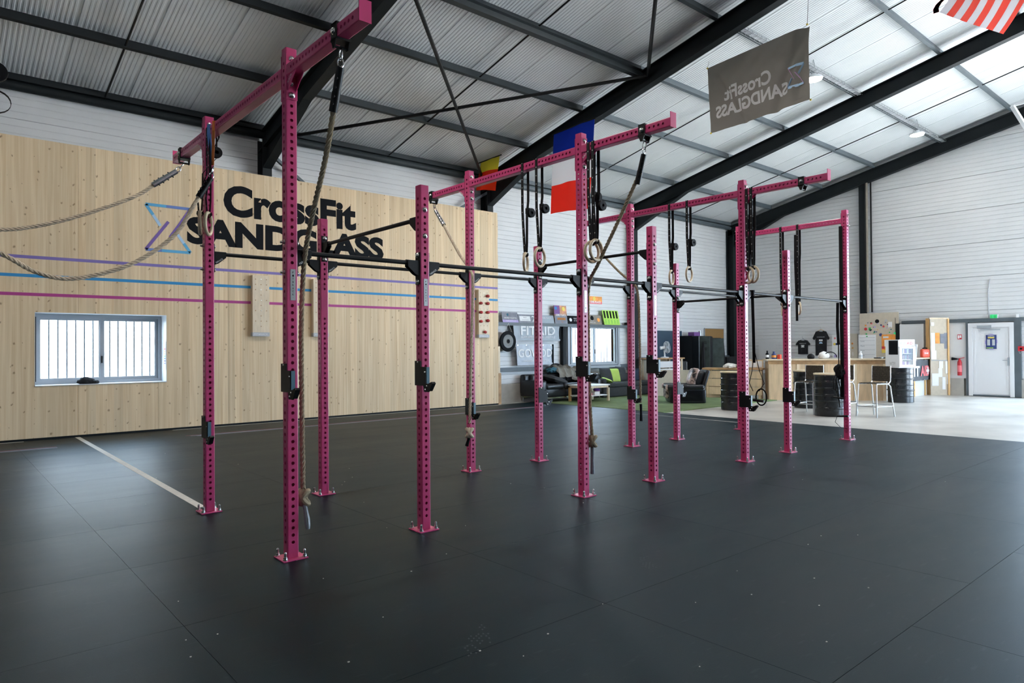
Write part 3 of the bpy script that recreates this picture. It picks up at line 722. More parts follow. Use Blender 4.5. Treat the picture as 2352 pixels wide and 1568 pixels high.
PH = .010
sk = lambda f, t: f == 1 and 1.72 < t < 1.97
ME_T = mesh_of(hole_tube(HT-PH, UW, (0, 1, 2, 3), sk), 'upright_tall', 'pink')
ME_S = mesh_of(hole_tube(HS-PH, UW, (0, 1, 2, 3), sk), 'upright_short', 'pink')
ME_P = mesh_of(MB().rbox((0, 0, PH/2), (.172, .172, PH), .002, 1), 'base_plate', 'pink')
mb = MB(); mb.cyl((0, 0, 0), (0, 0, .008), .016, 12).cyl((0, 0, .008), (0, 0, .020), .013, 6).lathe([(.0085, .02), (.0085, .046), (.005, .054), (0, .055)], (0, 0, 0), 10)
ME_A = mesh_of(mb, 'anchor_bolt', 'bolt')
mb = MB(); mb.cyl((0, 0, 0), (0, 0, .003), .021, 14).lathe([(.017, .003), (.0165, .009), (.011, .015), (0, .017)], (0, 0, 0), 14)
ME_B = mesh_of(mb, 'bolt_head', 'bolt'); ME_B.polygons.foreach_set('use_smooth', [True]*len(ME_B.polygons))
mb = MB(); mb.cyl((0, 0, 0), (0, 0, .003), .019, 12).cyl((0, 0, .003), (0, 0, .017), .014, 6).cyl((0, 0, .017), (0, 0, .030), .008, 8)
ME_N = mesh_of(mb, 'nut', 'bolt')
RX = {'-x': (0, -PI/2, 0), '+x': (0, PI/2, 0), '-y': (PI/2, 0, 0), '+y': (-PI/2, 0, 0)}
UP = {}
ups = [(c+'1', XF[c], UWD, 1) for c in 'ABCD']+[(c+'2', XF[c], 0, 1) for c in 'ABCD']+[('S%d' % (k+1), XS[k], 0, 0) for k in range(3)]+[('T%d' % (k+1), XS[k], UWD, 0) for k in range(3)]
for nm, x, y, tall in ups:
    u_ = inst('upright', ME_T if tall else ME_S, rig, (x, y, PH)); UP[nm] = u_
    inst('base_plate', ME_P, u_, (x, y, 0))
    for i in (-1, 1):
        for j in (-1, 1): inst('anchor_bolt', ME_A, u_, (x+i*.066, y+j*.066, PH))
# makers' plates on the uprights
def plate(nm, flip=False, side='-y'):
    u_ = UP[nm]; w0 = wl(u_); x, y = w0.x, w0.y; z0, z1 = 1.735, 1.945; yy = y-UW/2-.0015
    MB().rbox((x+.004, yy, (z0+z1)/2), (.036, .003, z1-z0), .001, 1).build('maker_plate', 'galv', u_)
    s = 'FIT&RACK.'; n = len(s); st = (z1-z0-.02)/n
    for i, ch in enumerate(s):
        zc = (z1-.012-st*(i+.5)) if not flip else (z0+.012+st*(i+.5)); sz = .012 if ch != '.' else .003
        d = 1 if not flip else -1
        text_fit('plate_letter', ch, 'print_black', u_, (x+.004-d*sz*.45, yy-.0015, zc-d*sz*.55), (d, 0, 0), (0, 0, d), sz*.9, sz*1.1, bold=.01, lift=.0006)
for nm, fl_ in (('A2', 0), ('S1', 0), ('B2', 1), ('S2', 0), ('C2', 1), ('S3', 0), ('D2', 1)): plate(nm, fl_)
# cross beams with cantilever ends
BZ0, BZ1 = 3.243, 3.320; BC = (BZ0+BZ1)/2
def beam_seg(x, y0, y1):
    m = hole_tube(y1-y0, UW, (0, 2), hr=.0115, t0=.03)
    m.xf(Matrix.Translation((x, y0, BC)) @ Matrix.Rotation(-PI/2, 4, 'X')); return m.build('beam', 'pink', rig)
def gusset(par, x, y, s):
    """bolted foot of a cantilever on face y (pointing s along Y): plate, triangular cheeks, bolts"""
    m = MB(); zt, zb = BZ1+.075, BZ0-.155
    m.box(x-UW/2, x+UW/2, min(y, y+s*.006), max(y, y+s*.006), zb, zt); m.build('end_flange', 'pink', par)
    for dx in (-.030, .026):
        MB().prism([(x+dx, y+s*.006, BZ0), (x+dx, y+s*.135, BZ0), (x+dx, y+s*.10, BZ0-.03), (x+dx, y+s*.006, BZ0-.10)], (.004, 0, 0)).build('gusset', 'pink', par)
    if s < 0: text_fit('gusset_letters', 'RACK', 'print_white', par, (x-.0301, y-.018, BZ0-.055), (0, -.82, .57), (0, .57, .82), .075, .018, bold=.01)
    else: text_fit('gusset_letters', 'FIT&R', 'print_white', par, (x-.0301, y+.105, BZ0-.032), (0, -.82, -.57), (0, -.57, .82), .075, .018, bold=.01)
    for dz in (BZ1+.042, BZ0-.045, BZ0-.125): inst('bolt_head', ME_B, par, (x, y+s*.006, dz), RX['-y' if s < 0 else '+y'])
for c in 'ABCD':
    x = XF[c]; h = UW/2
    bm_ = beam_seg(x, h+.006, UWD-h-.006)
    for y, s in ((h, 1), (UWD-h, -1)):
        m = MB(); a, b_ = sorted((y, y+s*.006)); m.box(x-UW/2, x+UW/2, a, b_, BZ0-.155, BZ1+.075); m.build('end_flange', 'pink', bm_)
        for dz in (BZ1+.042, BZ0-.045, BZ0-.125): inst('bolt_head', ME_B, bm_, (x, y+s*.006, dz), RX['-y' if s < 0 else '+y'])
    if c == 'D':
        for y, s in ((-h, -1), (UWD+h, 1)):
            for dz in (BZ1+.042, BZ0-.045): inst('nut', ME_N, UP['D2' if s < 0 else 'D1'], (x, y, dz), RX['-y' if s < 0 else '+y'])
        continue
    for s, y in ((-1, -h), (1, UWD+h)):
        ye = -1.055 if s < 0 else 2.735; a, b_ = sorted((y+s*.006, ye)); bs = beam_seg(x, a, b_); gusset(bs, x, y, s)
        a, b_ = sorted((ye, ye+s*.006))
        MB().box(x-UW/2, x+UW/2, a, b_, BZ0-.004, BZ1+.045).build('end_plate', 'pink', bs)
        # black rope trolley
        yc = -.76 if s < 0 else 2.49; tr = MB()
        for dx in (-1, 1):
            xx = x+dx*(UW/2+.002); tr.prism([(xx, yc-.035, BZ1+.012), (xx, yc+.035, BZ1+.012), (xx, yc+.035, BZ0-.005), (xx, yc+.012, BZ0-.06), (xx, yc-.012, BZ0-.06), (xx, yc-.035, BZ0-.005)], (dx*.006, 0, 0))
        tr.box(x-UW/2-.008, x+UW/2+.008, yc-.035, yc+.035, BZ1+.002, BZ1+.012); tr.box(x-UW/2-.008, x+UW/2+.008, yc-.04, yc+.04, BZ0-.016, BZ0-.004)
        tr.cyl((x-.045, yc, BZ0-.05), (x+.045, yc, BZ0-.05), .008, 8); tr.build('rope_trolley', 'black_metal', bs)
        inst('bolt_head', ME_B, bs, (x-UW/2-.008, yc, BC), RX['-x'])
# pull-up bars
def barbr(par, p, axis, s):
    """bolted bracket at the bar end: p on the upright face, bar leaves along axis in direction s"""
    e = V((1, 0, 0)) if axis == 'x' else V((0, 1, 0)); sd_ = V((0, 1, 0)) if axis == 'x' else V((1, 0, 0)); p = V(p); m = MB(); d = e*s
    def bx(d0, d1, s0, s1, z0, z1):
        a = p+d*d0+sd_*s0; b_ = p+d*d1+sd_*s1
        m.box(min(a.x, b_.x), max(a.x, b_.x), min(a.y, b_.y), max(a.y, b_.y), p.z+z0, p.z+z1)
    bx(0, .006, -.030, .030, -.165, .085)
    for k in (-.024, .018): 
        q = p+sd_*k; m.prism([q+d*.006+V((0, 0, -.10)), q+d*.04+V((0, 0, -.085)), q+d*.105+V((0, 0, -.03)), q+d*.105+V((0, 0, .018)), q+d*.006+V((0, 0, .018))], sd_*.006)
    m.cyl(p+d*.004, p+d*.11, .023, 12); b_ = m.build('bracket', 'black_metal', par)
    rt = RX[('+' if s > 0 else '-')+axis]
    for dz in (.062, -.142): inst('bolt_head', ME_B, par, p+d*.006+V((0, 0, dz)), rt)
    rn = RX[('-' if s > 0 else '+')+axis]; q = p-d*UW
    text_fit('bracket_letters', 'F&RACK', 'print_white', par, p+d*.022+sd_*(-.0245 if axis == 'x' else -.0245)+V((0, 0, -.085)), d*.8+V((0, 0, .55)), -d*.55+V((0, 0, .8)), .07, .014) if (axis == 'x' and s > 0) else None
    return q, rn
def pbar(a, b_, axis):
    a, b_ = V(a), V(b_); m = MB().cyl(a, b_, .0165, 14); o = m.build('pull_up_bar', 'black_metal', rig, smooth=True)
    barbr(o, a, axis, 1); barbr(o, b_, axis, -1); return o
order2 = ['A2', 'S1', 'B2', 'S2', 'C2', 'S3', 'D2']; order1 = ['A1', 'T1', 'B1', 'T2', 'C1', 'T3', 'D1']
for od, y, z in ((order2, 0, 2.065), (order1, UWD, 2.25)):
    for p, q in zip(od[:-1], od[1:]):
        xa, xb = wl(UP[p]).x, wl(UP[q]).x; pbar((xa+UW/2, y, z), (xb-UW/2, y, z), 'x')
for nm, y, z in (('A2', 0, 2.065), ('A1', UWD, 2.25)):
    for dz in (.062, -.142): inst('nut', ME_N, UP[nm], (-UW/2, y, z+dz), RX['-x'])
for k, z in ((0, 2.42), (1, 2.42), (2, 2.085)):
    o = pbar((XS[k], UW/2, z), (XS[k], UWD-UW/2, z), 'y')
    for dz in (.062, -.142):
        inst('bolt_head', ME_B, o, (XS[k], -UW/2, z+dz), RX['-y'])

# ---- J hooks
def make_hook():
    t = empty('j_hook', (0, 0, 0))
    m = MB(); h = UW/2+.003
    prof = [(.042, .235), (-.040, .235), (-.040, .19), (-.108, .19), (-.108, .065), (-.135, .060), (-.185, .078), (-.198, .066), (-.15, .0), (-.085, .0), (-.075, .045), (.042, .045)]
    m.prism([(-h, y, z) for y, z in prof], (-.007, 0, 0))
    m.build('side_plate', 'black_metal', t)
    MB().box(-h, -h+.026, -.104, -.046, .05, .188).build('cup_back', 'black_metal', t)
    MB().box(-h+.001, -h+.028, -.111, -.104, .06, .188).build('liner', 'liner_blue', t)
    MB().prism([(-h, -.104, .02), (-h, -.104, .062), (-h, -.135, .06), (-h, -.183, .078), (-h, -.196, .066), (-h, -.15, .006), (-h, -.12, .006)], (.028, 0, 0)).build('cup', 'black_metal', t)
    for y, z in ((-.10, .15), (-.125, .045), (-.105, .018), (0, .225)): inst('rivet', ME_R, t, (-h-.007, y, z), RX['-x'])
    return t
mb = MB(); mb.lathe([(.0075, 0), (.0065, .003), (0, .005)], (0, 0, 0), 10); ME_R = mesh_of(mb, 'rivet', 'bolt')
hk = make_hook(); first = True
hooks = [('A1', .60, 'near end, far row upright beside the hanging rings'), ('A2', 1.075, 'nearest tall upright in front of the spruce wall'), ('S1', 1.075, 'near short upright left of the gong'), ('B1', .60, 'tall upright with a frayed knotted rope in front'),
         ('B2', 1.085, 'tall upright in front of the lounge window'), ('S2', 1.085, 'short upright between the sofas and the armchair'), ('C1', .62, 'tall upright with a frayed rope beside the green turf'), ('C2', .62, 'tall upright in front of a black drum'), ('S3', .62, 'short upright in front of the bar')]
for nm, z, lb in hooks:
    p = wl(UP[nm]); lb = 'black J hook on the '+lb
    if first: hk.location = (p.x, p.y, z); tag(hk, lb, 'j hook', 'black J hooks on the rig'); first = False
    else: copy_tree(hk, (p.x, p.y, z), label=lb)
for nm, z, lb in (('T2', .74-.06, 'black J hook facing sideways on the short upright left of the coffee table'), ('T3', .70-.06, 'pale blue lit J hook on the short upright in front of the armchair')):
    p = wl(UP[nm]); c = copy_tree(hk, (p.x, p.y, z), rz=PI/2, label=lb)

# ---- gymnastic rings
def ring_set(y, xb, zc, label, ang, zt=BZ1, roll=.45, rolls='roll', yb=None, ringr=.094, dx=0):
    """strap over the beam at (x, y), ring centre at height zc"""
    yb = y if yb is None else yb; x = xb+dx
    t = empty('gymnastic_ring', (x, y, zc-.11), label, 'gymnastic ring', 'wooden gymnastic rings on black straps')
    ztop = zc+ringr; m = MB(); h = UW/2+.002; wd = (0, 1, 0)
    left = [(x-.012, y, ztop+.01), (x-.02, y, ztop+.12), (xb-h, yb, (ztop+BZ0)/2), (xb-h, yb, BZ0), (xb-h, yb, zt+.002), (xb+h, yb, zt+.002)]
    m.ribbon(left[:5], wd, .036, .003); m.ribbon([(xb-h-.001, yb, zt+.002), (xb+h+.001, yb, zt+.002)], wd, .036, .003); m.build('front_strap', 'strap_black', t)
    MB().ribbon([V(p)+V((-.003, 0, 0)) for p in left[:5]], wd, .010, .001).build('size_marks', 'strap_marked', t)
    zr = zc+roll; m = MB()
    m.ribbon([(x+.012, y, ztop+.01), (x+.018, y, ztop+.1), (x+.022, y, zr-.02), (xb+h, yb, zr+.12), (xb+h, yb, BZ0), (xb+h, yb, zt+.002)], wd, .036, .003); m.build('back_strap', 'strap_black', t)
    MB().ribbon([(x-.02, y, ztop+.005), (x-.024, y, ztop-.02), (x-.012, y, ztop-.036), (x+.012, y, ztop-.036), (x+.024, y, ztop-.02), (x+.02, y, ztop+.005)], wd, .036, .003).build('strap_loop', 'strap_black', t)
    if rolls == 'roll':
        MB().lathe([(.016, -.02), (.046, -.02), (.048, -.012), (.048, .012), (.046, .02), (.016, .02), (.016, -.02)], (x+.06, y-.02, zr), 20, axis='y').build('rolled_tail', 'strap_black', t, smooth=True)
        MB().box(x+.02, x+.04, y-.022, y+.022, zr-.01, zr+.05).build('cam_buckle', 'black_metal', t)
    elif rolls == 'loop':
        pts = [(x+.03+.02*math.sin(a*2), y-.04+.05*math.cos(a), zr-.11+.13*math.sin(a)) for a in [2*PI*i/16 for i in range(17)]]
        MB().ribbon(pts, (1, 0, 0), .036, .003).build('loose_tail', 'strap_black', t)
        MB().box(x+.02, x+.045, y-.03, y+.03, zr-.02, zr+.05).build('cam_buckle', 'black_metal', t)
    elif rolls == 'tail':
        MB().ribbon([(xb-h-.006, yb+.03, BZ0-.08), (xb-h-.012, yb+.03, zr), (x-.03, y+.025, zc+.1), (x-.035, y+.02, zc-.20)], wd, .040, .003).build('loose_tail', 'strap_black', t)
    pts = [(V((x, y, zc))+rotz(ang) @ V((ringr*math.cos(a), 0, ringr*math.sin(a)))) for a in [2*PI*i/40 for i in range(40)]]
    MB().tube(pts, .0145, 10, closed=True).build('ring', 'wood_ring', t, smooth=True)
    return t
XB_, XC_, XD_ = XF['B'], XF['C'], XF['D']
ring_set(.80, XB_, 2.295, 'left wooden ring of the pair in front of the pale lounge wall', .62, roll=.52)
ring_set(.585, XB_, 2.325, 'right wooden ring of the pair in front of the pale lounge wall', .25, roll=.50)
ring_set(-.13, XB_, 2.30, 'front wooden ring hanging against the tall upright below the French flag', .0, roll=.52)
ring_set(-.185, XB_, 2.31, 'wooden ring just behind another, beside the tall upright below the French flag', .1, roll=.42)
ring_set(1.06, XC_, 2.335, 'left wooden ring of the pair near the corner of the hall', .35, roll=.42, rolls='roll')
ring_set(.78, XC_, 2.355, 'right wooden ring of the pair near the corner of the hall', .2, roll=.42)
ring_set(-.075, XC_, 2.27, 'narrow edge-on ring touching the third tall upright', 1.15, rolls='none')
ring_set(-.135, XC_, 2.275, 'narrow edge-on ring right of its twin on the third tall upright', 1.2, rolls='none')
ring_set(1.0, XD_, 2.0, 'left wooden ring of the last pair, seen against the cladding', .55, roll=.62, rolls='loop')
ring_set(.72, XD_, 2.0, 'right wooden ring of the last pair with a long black tail', .7, roll=.75, rolls='tail')
ring_set(1.70, 0, 2.50, 'front ring of the pair hanging against the leftmost upright', 1.25, rolls='none', dx=-.085, yb=1.66)
ring_set(1.655, 0, 2.49, 'rear ring of the pair hanging against the leftmost upright with rolled strap', 1.0, roll=.62, dx=-.03, yb=1.60)

# ---- ropes
def catmull(P, n=12):
    P = [V(p) for p in P]; Q = [P[0]*2-P[1]]+P+[P[-1]*2-P[-2]]; o = []
    for i in range(1, len(Q)-2):
        for k in range(n):
            t = k/n; a, b_, c, d = Q[i-1:i+3]
            o.append(.5*((2*b_)+(c-a)*t+(2*a-5*b_+4*c-d)*t*t+(3*b_-a-3*c+d)*t**3))
    return o+[P[-1]]
def resample(P, st):
    o = [P[0]]; acc = 0
    for a, b_ in zip(P[:-1], P[1:]):
        L_ = (b_-a).length; t = st-acc
        while t <= L_: o.append(a+(b_-a)*(t/L_)); t += st
        acc = (acc+L_) % st if L_ > 0 else acc
    o.append(P[-1]); return o
def rope_body(path, R_=.017, twist=.105, st=.011, mm='rope', fuzz=0, seed=1):
    P = resample(catmull(path, 16), st); m = MB(); x = None; fr_ = []
    for i, p in enumerate(P):
        d = (P[min(i+1, len(P)-1)]-P[max(i-1, 0)]).normalized()
        x = d.orthogonal().normalized() if x is None else (x-d*x.dot(d)).normalized()
        fr_.append((p, x, d.cross(x)))
    for s in range(3):
        m.tube([p+(a*math.cos(2*PI*(s/3+i*st/twist))+b_*math.sin(2*PI*(s/3+i*st/twist)))*R_*.52 for i, (p, a, b_) in enumerate(fr_)], R_*.56, 6)
    rd = random.Random(seed)
    for k in range(fuzz):
        p, a, b_ = rd.choice(fr_); g = rd.uniform(0, 2*PI); d = (a*math.cos(g)+b_*math.sin(g)); q = p+d*R_*.9; e = q+d*rd.uniform(.008, .03)+V((0, 0, rd.uniform(-.03, .02)))
        sd_ = V((0, 0, 1)).cross(d).normalized()*.0007; m.add([q-sd_, q+sd_, e], [(0, 1, 2)])
    return m
def karabiner(t, top, d):
    """oval snap link hanging from top along direction d"""
    d = V(d).normalized(); s = d.orthogonal().normalized() if abs(d.x) > .9 else d.cross(V((1, 0, 0))).normalized()
    for L_, off in ((.07, 0), (.055, .058)):
        c = V(top)+d*(off+L_/2); pts = [c+d*(L_/2*math.sin(a))+(s if off == 0 else d.cross(s))*(.019*math.cos(a)) for a in [2*PI*i/18 for i in range(18)]]
        MB().tube(pts, .0045, 6, closed=True).build('snap_link', 'chrome', t, smooth=True)
def climbing_rope(label, hang, path, sleeve=.26, smat='black_metal', bmat='rope', fuzz=200, knot=None, tail=None, tailmat='tape_grey', seed=1):
    t = empty('climbing_rope', (path[-1][0], path[-1][1], min(p[2] for p in path)), label, 'climbing rope', 'thick climbing ropes on the rig')
    P0, P1 = V(path[0]), V(path[1]); d = (P0-V(hang)).normalized(); karabiner(t, hang, d)
    q = V(hang)+d*.112; d2 = (P1-P0).normalized(); e = q+d2*sleeve
    m = MB().cyl(q, q+d2*sleeve*.55, .024, 10); m.cyl(q+d2*sleeve*.55, e, .026, 10); m.build('sleeve', smat, t, smooth=True)
    m = MB(); sd_ = d2.orthogonal().normalized()
    for k in (.25, .45, .65, .82):
        c = q+d2*sleeve*k; m.cyl(c-sd_*.04, c+sd_*.04, .006, 6)
    m.build('sleeve_bolt', 'black_metal', t)
    rope_body([e-d2*.03]+[V(p) for p in path[1:]], mm=bmat, fuzz=fuzz, seed=seed).build('rope', bmat, t, smooth=True)
    if knot:
        k = V(knot); pts = [k+V((.026*math.sin(a*2), .030*math.sin(a), .045*math.cos(a*1.5)-.01)) for a in [4*PI*i/40 for i in range(41)]]
        MB().tube(pts, .019, 8).build('end_knot', bmat, t, smooth=True)
    if tail: MB().tube([V(p) for p in tail], .017, 8, radii=[.018, .016, .021, .018, .013, .015][:len(tail)]).build('taped_tail', tailmat, t, smooth=True)
hz = BZ0-.05
climbing_rope('thick worn climbing rope hanging behind the nearest tall pink upright', (0, -.76, hz), [(0, -.755, hz-.11), (.0, -.70, 2.95), (.02, -.52, 2.62), (.06, -.22, 2.28), (.095, -.02, 2.02), (.095, .035, 1.6), (.095, .035, 1.1), (.095, .025, .62), (.095, .02, .45)], bmat='rope_dark', knot=(.095, .018, .40), tail=[(.095, .01, .37), (.095, -.02, .31), (.092, -.05, .25), (.09, -.065, .215), (.09, -.07, .19)], seed=2, fuzz=500)
climbing_rope('climbing rope slung diagonally from the beam below the French flag', (XB_, -.76, hz), [(XB_, -.75, hz-.11), (XB_, -.70, 2.92), (XB_+.02, -.46, 2.58), (XB_+.06, -.16, 2.20), (XB_+.08, -.01, 1.98), (XB_+.085, .0, 1.5), (XB_+.085, -.01, .9), (XB_+.085, -.035, .55)], bmat='rope_dark', knot=(XB_+.085, -.035, .52), tail=[(XB_+.085, -.035, .5), (XB_+.085, -.035, .36), (XB_+.085, -.035, .2)], seed=3, fuzz=300)
climbing_rope('pale climbing rope ending in a knot and frayed end before the spruce wall', (XB_, 2.49, hz), [(XB_, 2.45, hz-.10), (XB_, 2.28, 2.90), (XB_, 1.98, 2.53), (XB_-.03, 1.72, 2.30), (XB_-.04, 1.655, 2.14), (XB_-.06, 1.66, 1.5), (XB_-.07, 1.675, .9), (XB_-.075, 1.685, .56)], bmat='rope', smat='chrome', knot=(XB_-.075, 1.69, .46), tail=[(XB_-.075, 1.69, .42), (XB_-.08, 1.71, .36), (XB_-.085, 1.73, .30)], tailmat='print_black', seed=4, fuzz=700)
climbing_rope('brown frayed climbing rope hanging beside the upright before the green turf', (XC_, 2.49, hz), [(XC_, 2.46, hz-.11), (XC_, 2.28, 2.78), (XC_, 1.95, 2.48), (XC_+.02, 1.74, 2.32), (XC_+.06, 1.68, 2.15), (XC_+.07, 1.665, 1.6), (XC_+.07, 1.66, 1.0), (XC_+.07, 1.655, .62)], bmat='rope_dark', tail=[(XC_+.07, 1.655, .6), (XC_+.07, 1.65, .48), (XC_+.07, 1.65, .36)], tailmat='print_black', seed=5, fuzz=600)
# two ropes pulled aside to the left
e1 = (-2.4, 2.45, 2.55)
climbing_rope('upper pale rope pulled aside to the left edge of the picture', (0, 2.49, hz), [(-.07, 2.49, hz-.09), (-.25, 2.5, 2.96), (-.45, 2.5, 2.80), (-.96, 2.5, 2.54), (-1.41, 2.5, 2.405), (-1.95, 2.48, 2.40), (-2.44, 2.45, 2.55)], smat='chrome', seed=6, fuzz=60)
climbing_rope('lower pale rope sagging in a loop across the wall stripes', (-.005, 1.60, 2.98), [(-.03, 1.6, 2.86), (-.16, 1.6, 2.63), (-.32, 1.6, 2.35), (-.64, 1.6, 2.09), (-1.02, 1.6, 1.955), (-1.26, 1.6, 1.99), (-1.47, 1.6, 2.11), (-1.9, 1.75, 2.32), (-2.44, 2.3, 2.60)], sleeve=.2, seed=7, fuzz=80)
# slings that carry the lower rope
MB().ribbon([(.04, 1.585, BZ1+.006), (-.044, 1.585, BZ1+.006), (-.046, 1.585, BZ0), (-.03, 1.59, 3.1), (-.012, 1.60, 2.99)], (-.55, .83, 0), .036, .003).build('blue_sling', 'strap_blue', label='blue flat sling hanging from the near beam', cat='sling')
MB().ribbon([(.04, 1.46, BZ1+.004), (-.045, 1.46, BZ1+.004), (-.046, 1.46, BZ0), (-.012, 1.595, 2.985)], (-.55, .83, 0), .026, .003).build('orange_sling', 'strap_orange', label='short orange sling hanging from the near beam', cat='sling')
# steel stand-off wire and straps at the left edge
MB().cyl((-2.44, 2.38, 2.56), (-2.44, 2.38, zraf(2.38)), .006, 6).build('rope_anchor_wire', 'black_metal', label='thin wire hanging from a rafter just left of the picture', cat='wire')
t = empty('coiled_strap', (-1.44, 2.0, 3.2), 'black rolled strap with a loose loop at the left edge of the picture', 'strap')
MB().lathe([(.02, -.02), (.075, -.02), (.078, 0), (.075, .02), (.02, .02), (.02, -.02)], (-1.47, 2.0, 3.535), 20, axis='y').build('roll', 'strap_black', t, smooth=True)
MB().ribbon([V((-1.47, 2.0, 3.31))+V((.095*math.sin(a), .0, .085*math.cos(a))) for a in [2*PI*i/20 for i in range(21)]], (0, 1, 0), .035, .003).build('loop', 'strap_black', t)
MB().ribbon([(-1.54, 2.0, 3.3), (-1.54, 2.0, zraf(2.0))], (0, 1, 0), .035, .003).build('hanging_strap', 'strap_black', t)
# ---- suspension trainers and bands on the far uprights
t = empty('suspension_trainer', (XC_+.15, -.05, .9), 'black suspension straps with foot loops hanging beside the third tall upright', 'suspension trainer')
xb = XC_+.17
MB().ribbon([(xb, -.02, 2.09), (xb, -.03, 1.6), (xb, -.035, 1.2)], (.6, -.7, 0), .035, .004).build('main_strap', 'strap_black', t)
for s in (-1, 1):
    MB().ribbon([(xb+.0, -.04, 1.35), (xb+.02, -.045-.05*s, 1.1), (xb+.02, -.055-.10*s, .95), (xb+.01, -.05-.04*s, .85)], (.7, .6, 0), .03, .004).build('leg_strap', 'strap_black', t)
    MB().tube([V((xb+.01, -.09, .78))+V((.0, .07*s*math.cos(a)-.03, .10*math.sin(a))) for a in [2*PI*i/18 for i in range(18)]], .009, 6, closed=True).build('foot_loop', 'strap_black', t)
MB().cyl((xb, -.16, .73), (xb, -.02, .74), .016, 8).build('handle', 'black_metal', t)
MB().cyl((xb, -.02, 2.03), (xb, -.02, 2.10), .03, 10).build('anchor_sleeve', 'strap_black', t)
t = empty('suspension_trainer', (XD_-.1, .06, .4), 'tangled black suspension straps hanging on the last upright in front of a drum', 'suspension trainer')
xb = XD_-.07
MB().ribbon([(xb, .09, 2.05), (xb-.02, .09, 1.7), (xb, .085, 1.42)], (.6, -.7, 0), .04, .006).build('main_strap', 'strap_black', t)
MB().ribbon([(xb, .085, 1.42), (xb, .085, 1.1)], (.6, -.7, 0), .014, .006).build('main_strap', 'strap_black', t)
MB().blob((xb, .08, 1.02), (.10, .14, .20), seed=4, amp=.4, sub=3).build('buckle_bundle', 'strap_black', t)
for k, (dy, zb) in enumerate(((.05, .55), (-.02, .62), (.02, .48), (.08, .7))):
    MB().ribbon([(xb, .08, 1.05), (xb-.015*k, .08+dy*.7+.02, .9), (xb-.01, .08+dy, .75), (xb, .07+dy*.3, zb)], (.7, .6, 0), .035, .006).build('leg_strap', 'strap_black', t)
MB().cyl((xb-.02, .02, .62), (xb-.02, .16, .63), .015, 8).build('handle', 'black_metal', t); MB().cyl((xb-.03, -.06, .36), (xb-.03, .10, .35), .015, 8).build('handle', 'black_metal', t)
MB().tube([(xb-.03, .1, .36), (xb-.04, .13, .26), (xb-.03, .05, .18), (xb, -.03, .17)], .004, 6).build('cord', 'strap_black', t)
MB().ribbon([(XD_-.05, .045, 3.2), (XD_-.048, .045, .6)], (0, 1, 0), .05, .006).build('resistance_band', 'strap_black', label='long black resistance band down the edge of the last upright', cat='resistance band')

# ================================================================ flags and banner under the roof
def cloth(name, mats, parent, corners, nu, nv, wave, bands=None, thick=.003, part='cloth'):
    """hanging cloth through four corners (tl, tr, br, bl); bands = list of (v0, v1, material)"""
    tl, tr, br, bl = [V(c) for c in corners]; n = (tr-tl).cross(bl-tl).normalized()
    def P(u_, v_): return (tl*(1-u_)+tr*u_)*(1-v_)+(bl*(1-u_)+br*u_)*v_+n*wave(u_, v_)
    for k, (v0, v1, mm) in enumerate(bands):
        kk = max(2, int(nv*(v1-v0)))
        MB().sheet([[P(j/nu, v0+(v1-v0)*i/kk) for j in range(nu+1)] for i in range(kk+1)], thick, n).build(part, mm, parent, smooth=True)
    return P
t = empty('french_flag', (8.55, 5.9, 4.4), 'blue, white and red flag hung vertically below a rafter', 'flag')
c = [on('X', 8.5, 1272, 308), on('X', 8.5, 1365, 272), on('X', 8.5, 1352, 478), on('X', 8.5, 1262, 491)]
wv = lambda u_, v_: .035*math.sin(7*u_+2*v_)*(.3+v_)+.02*math.sin(13*u_-3*v_)*v_
cloth('flag', None, t, c, 20, 30, wv, [(0, .31, 'flag_blue'), (.31, .65, 'flag_white'), (.65, 1, 'flag_red')], part='flag_band')
MB().cyl(c[0]+V((0, .05, 0)), c[1]-V((0, .05, 0)), .012, 8).build('pole', 'black_metal', t)
for q in (c[0], c[1]): MB().cyl(q, V((q.x+.30, q.y, zraf(q.y)+.02)), .003, 4).build('cord', 'black_metal', t)
t = empty('yellow_red_flag', (8.3, 8.2, 5.15), 'small yellow and red flag on a short black pole by the corner of spruce wall', 'flag')
X_ = 8.3; c = [on('X', X_, 1104, 373), on('X', X_, 1147, 357), on('X', X_, 1134, 437), on('X', X_, 1089, 436)]
cloth('flag', None, t, c, 14, 14, lambda u_, v_: .05*math.sin(6*u_+1)*(.2+v_)+.04*(u_-.5)**2*v_, [(0, .38, 'flag_yellow'), (.38, 1, 'flag_orangered')], part='flag_band')
MB().cyl(c[0]+(c[0]-c[1])*.16, c[1]+(c[1]-c[0])*.1, .014, 8).build('pole', 'black_metal', t)
for q in (c[0], c[1]): MB().cyl(q, V((q.x, q.y, zraf(q.y)+.3)), .003, 4).build('cord', 'black_metal', t)
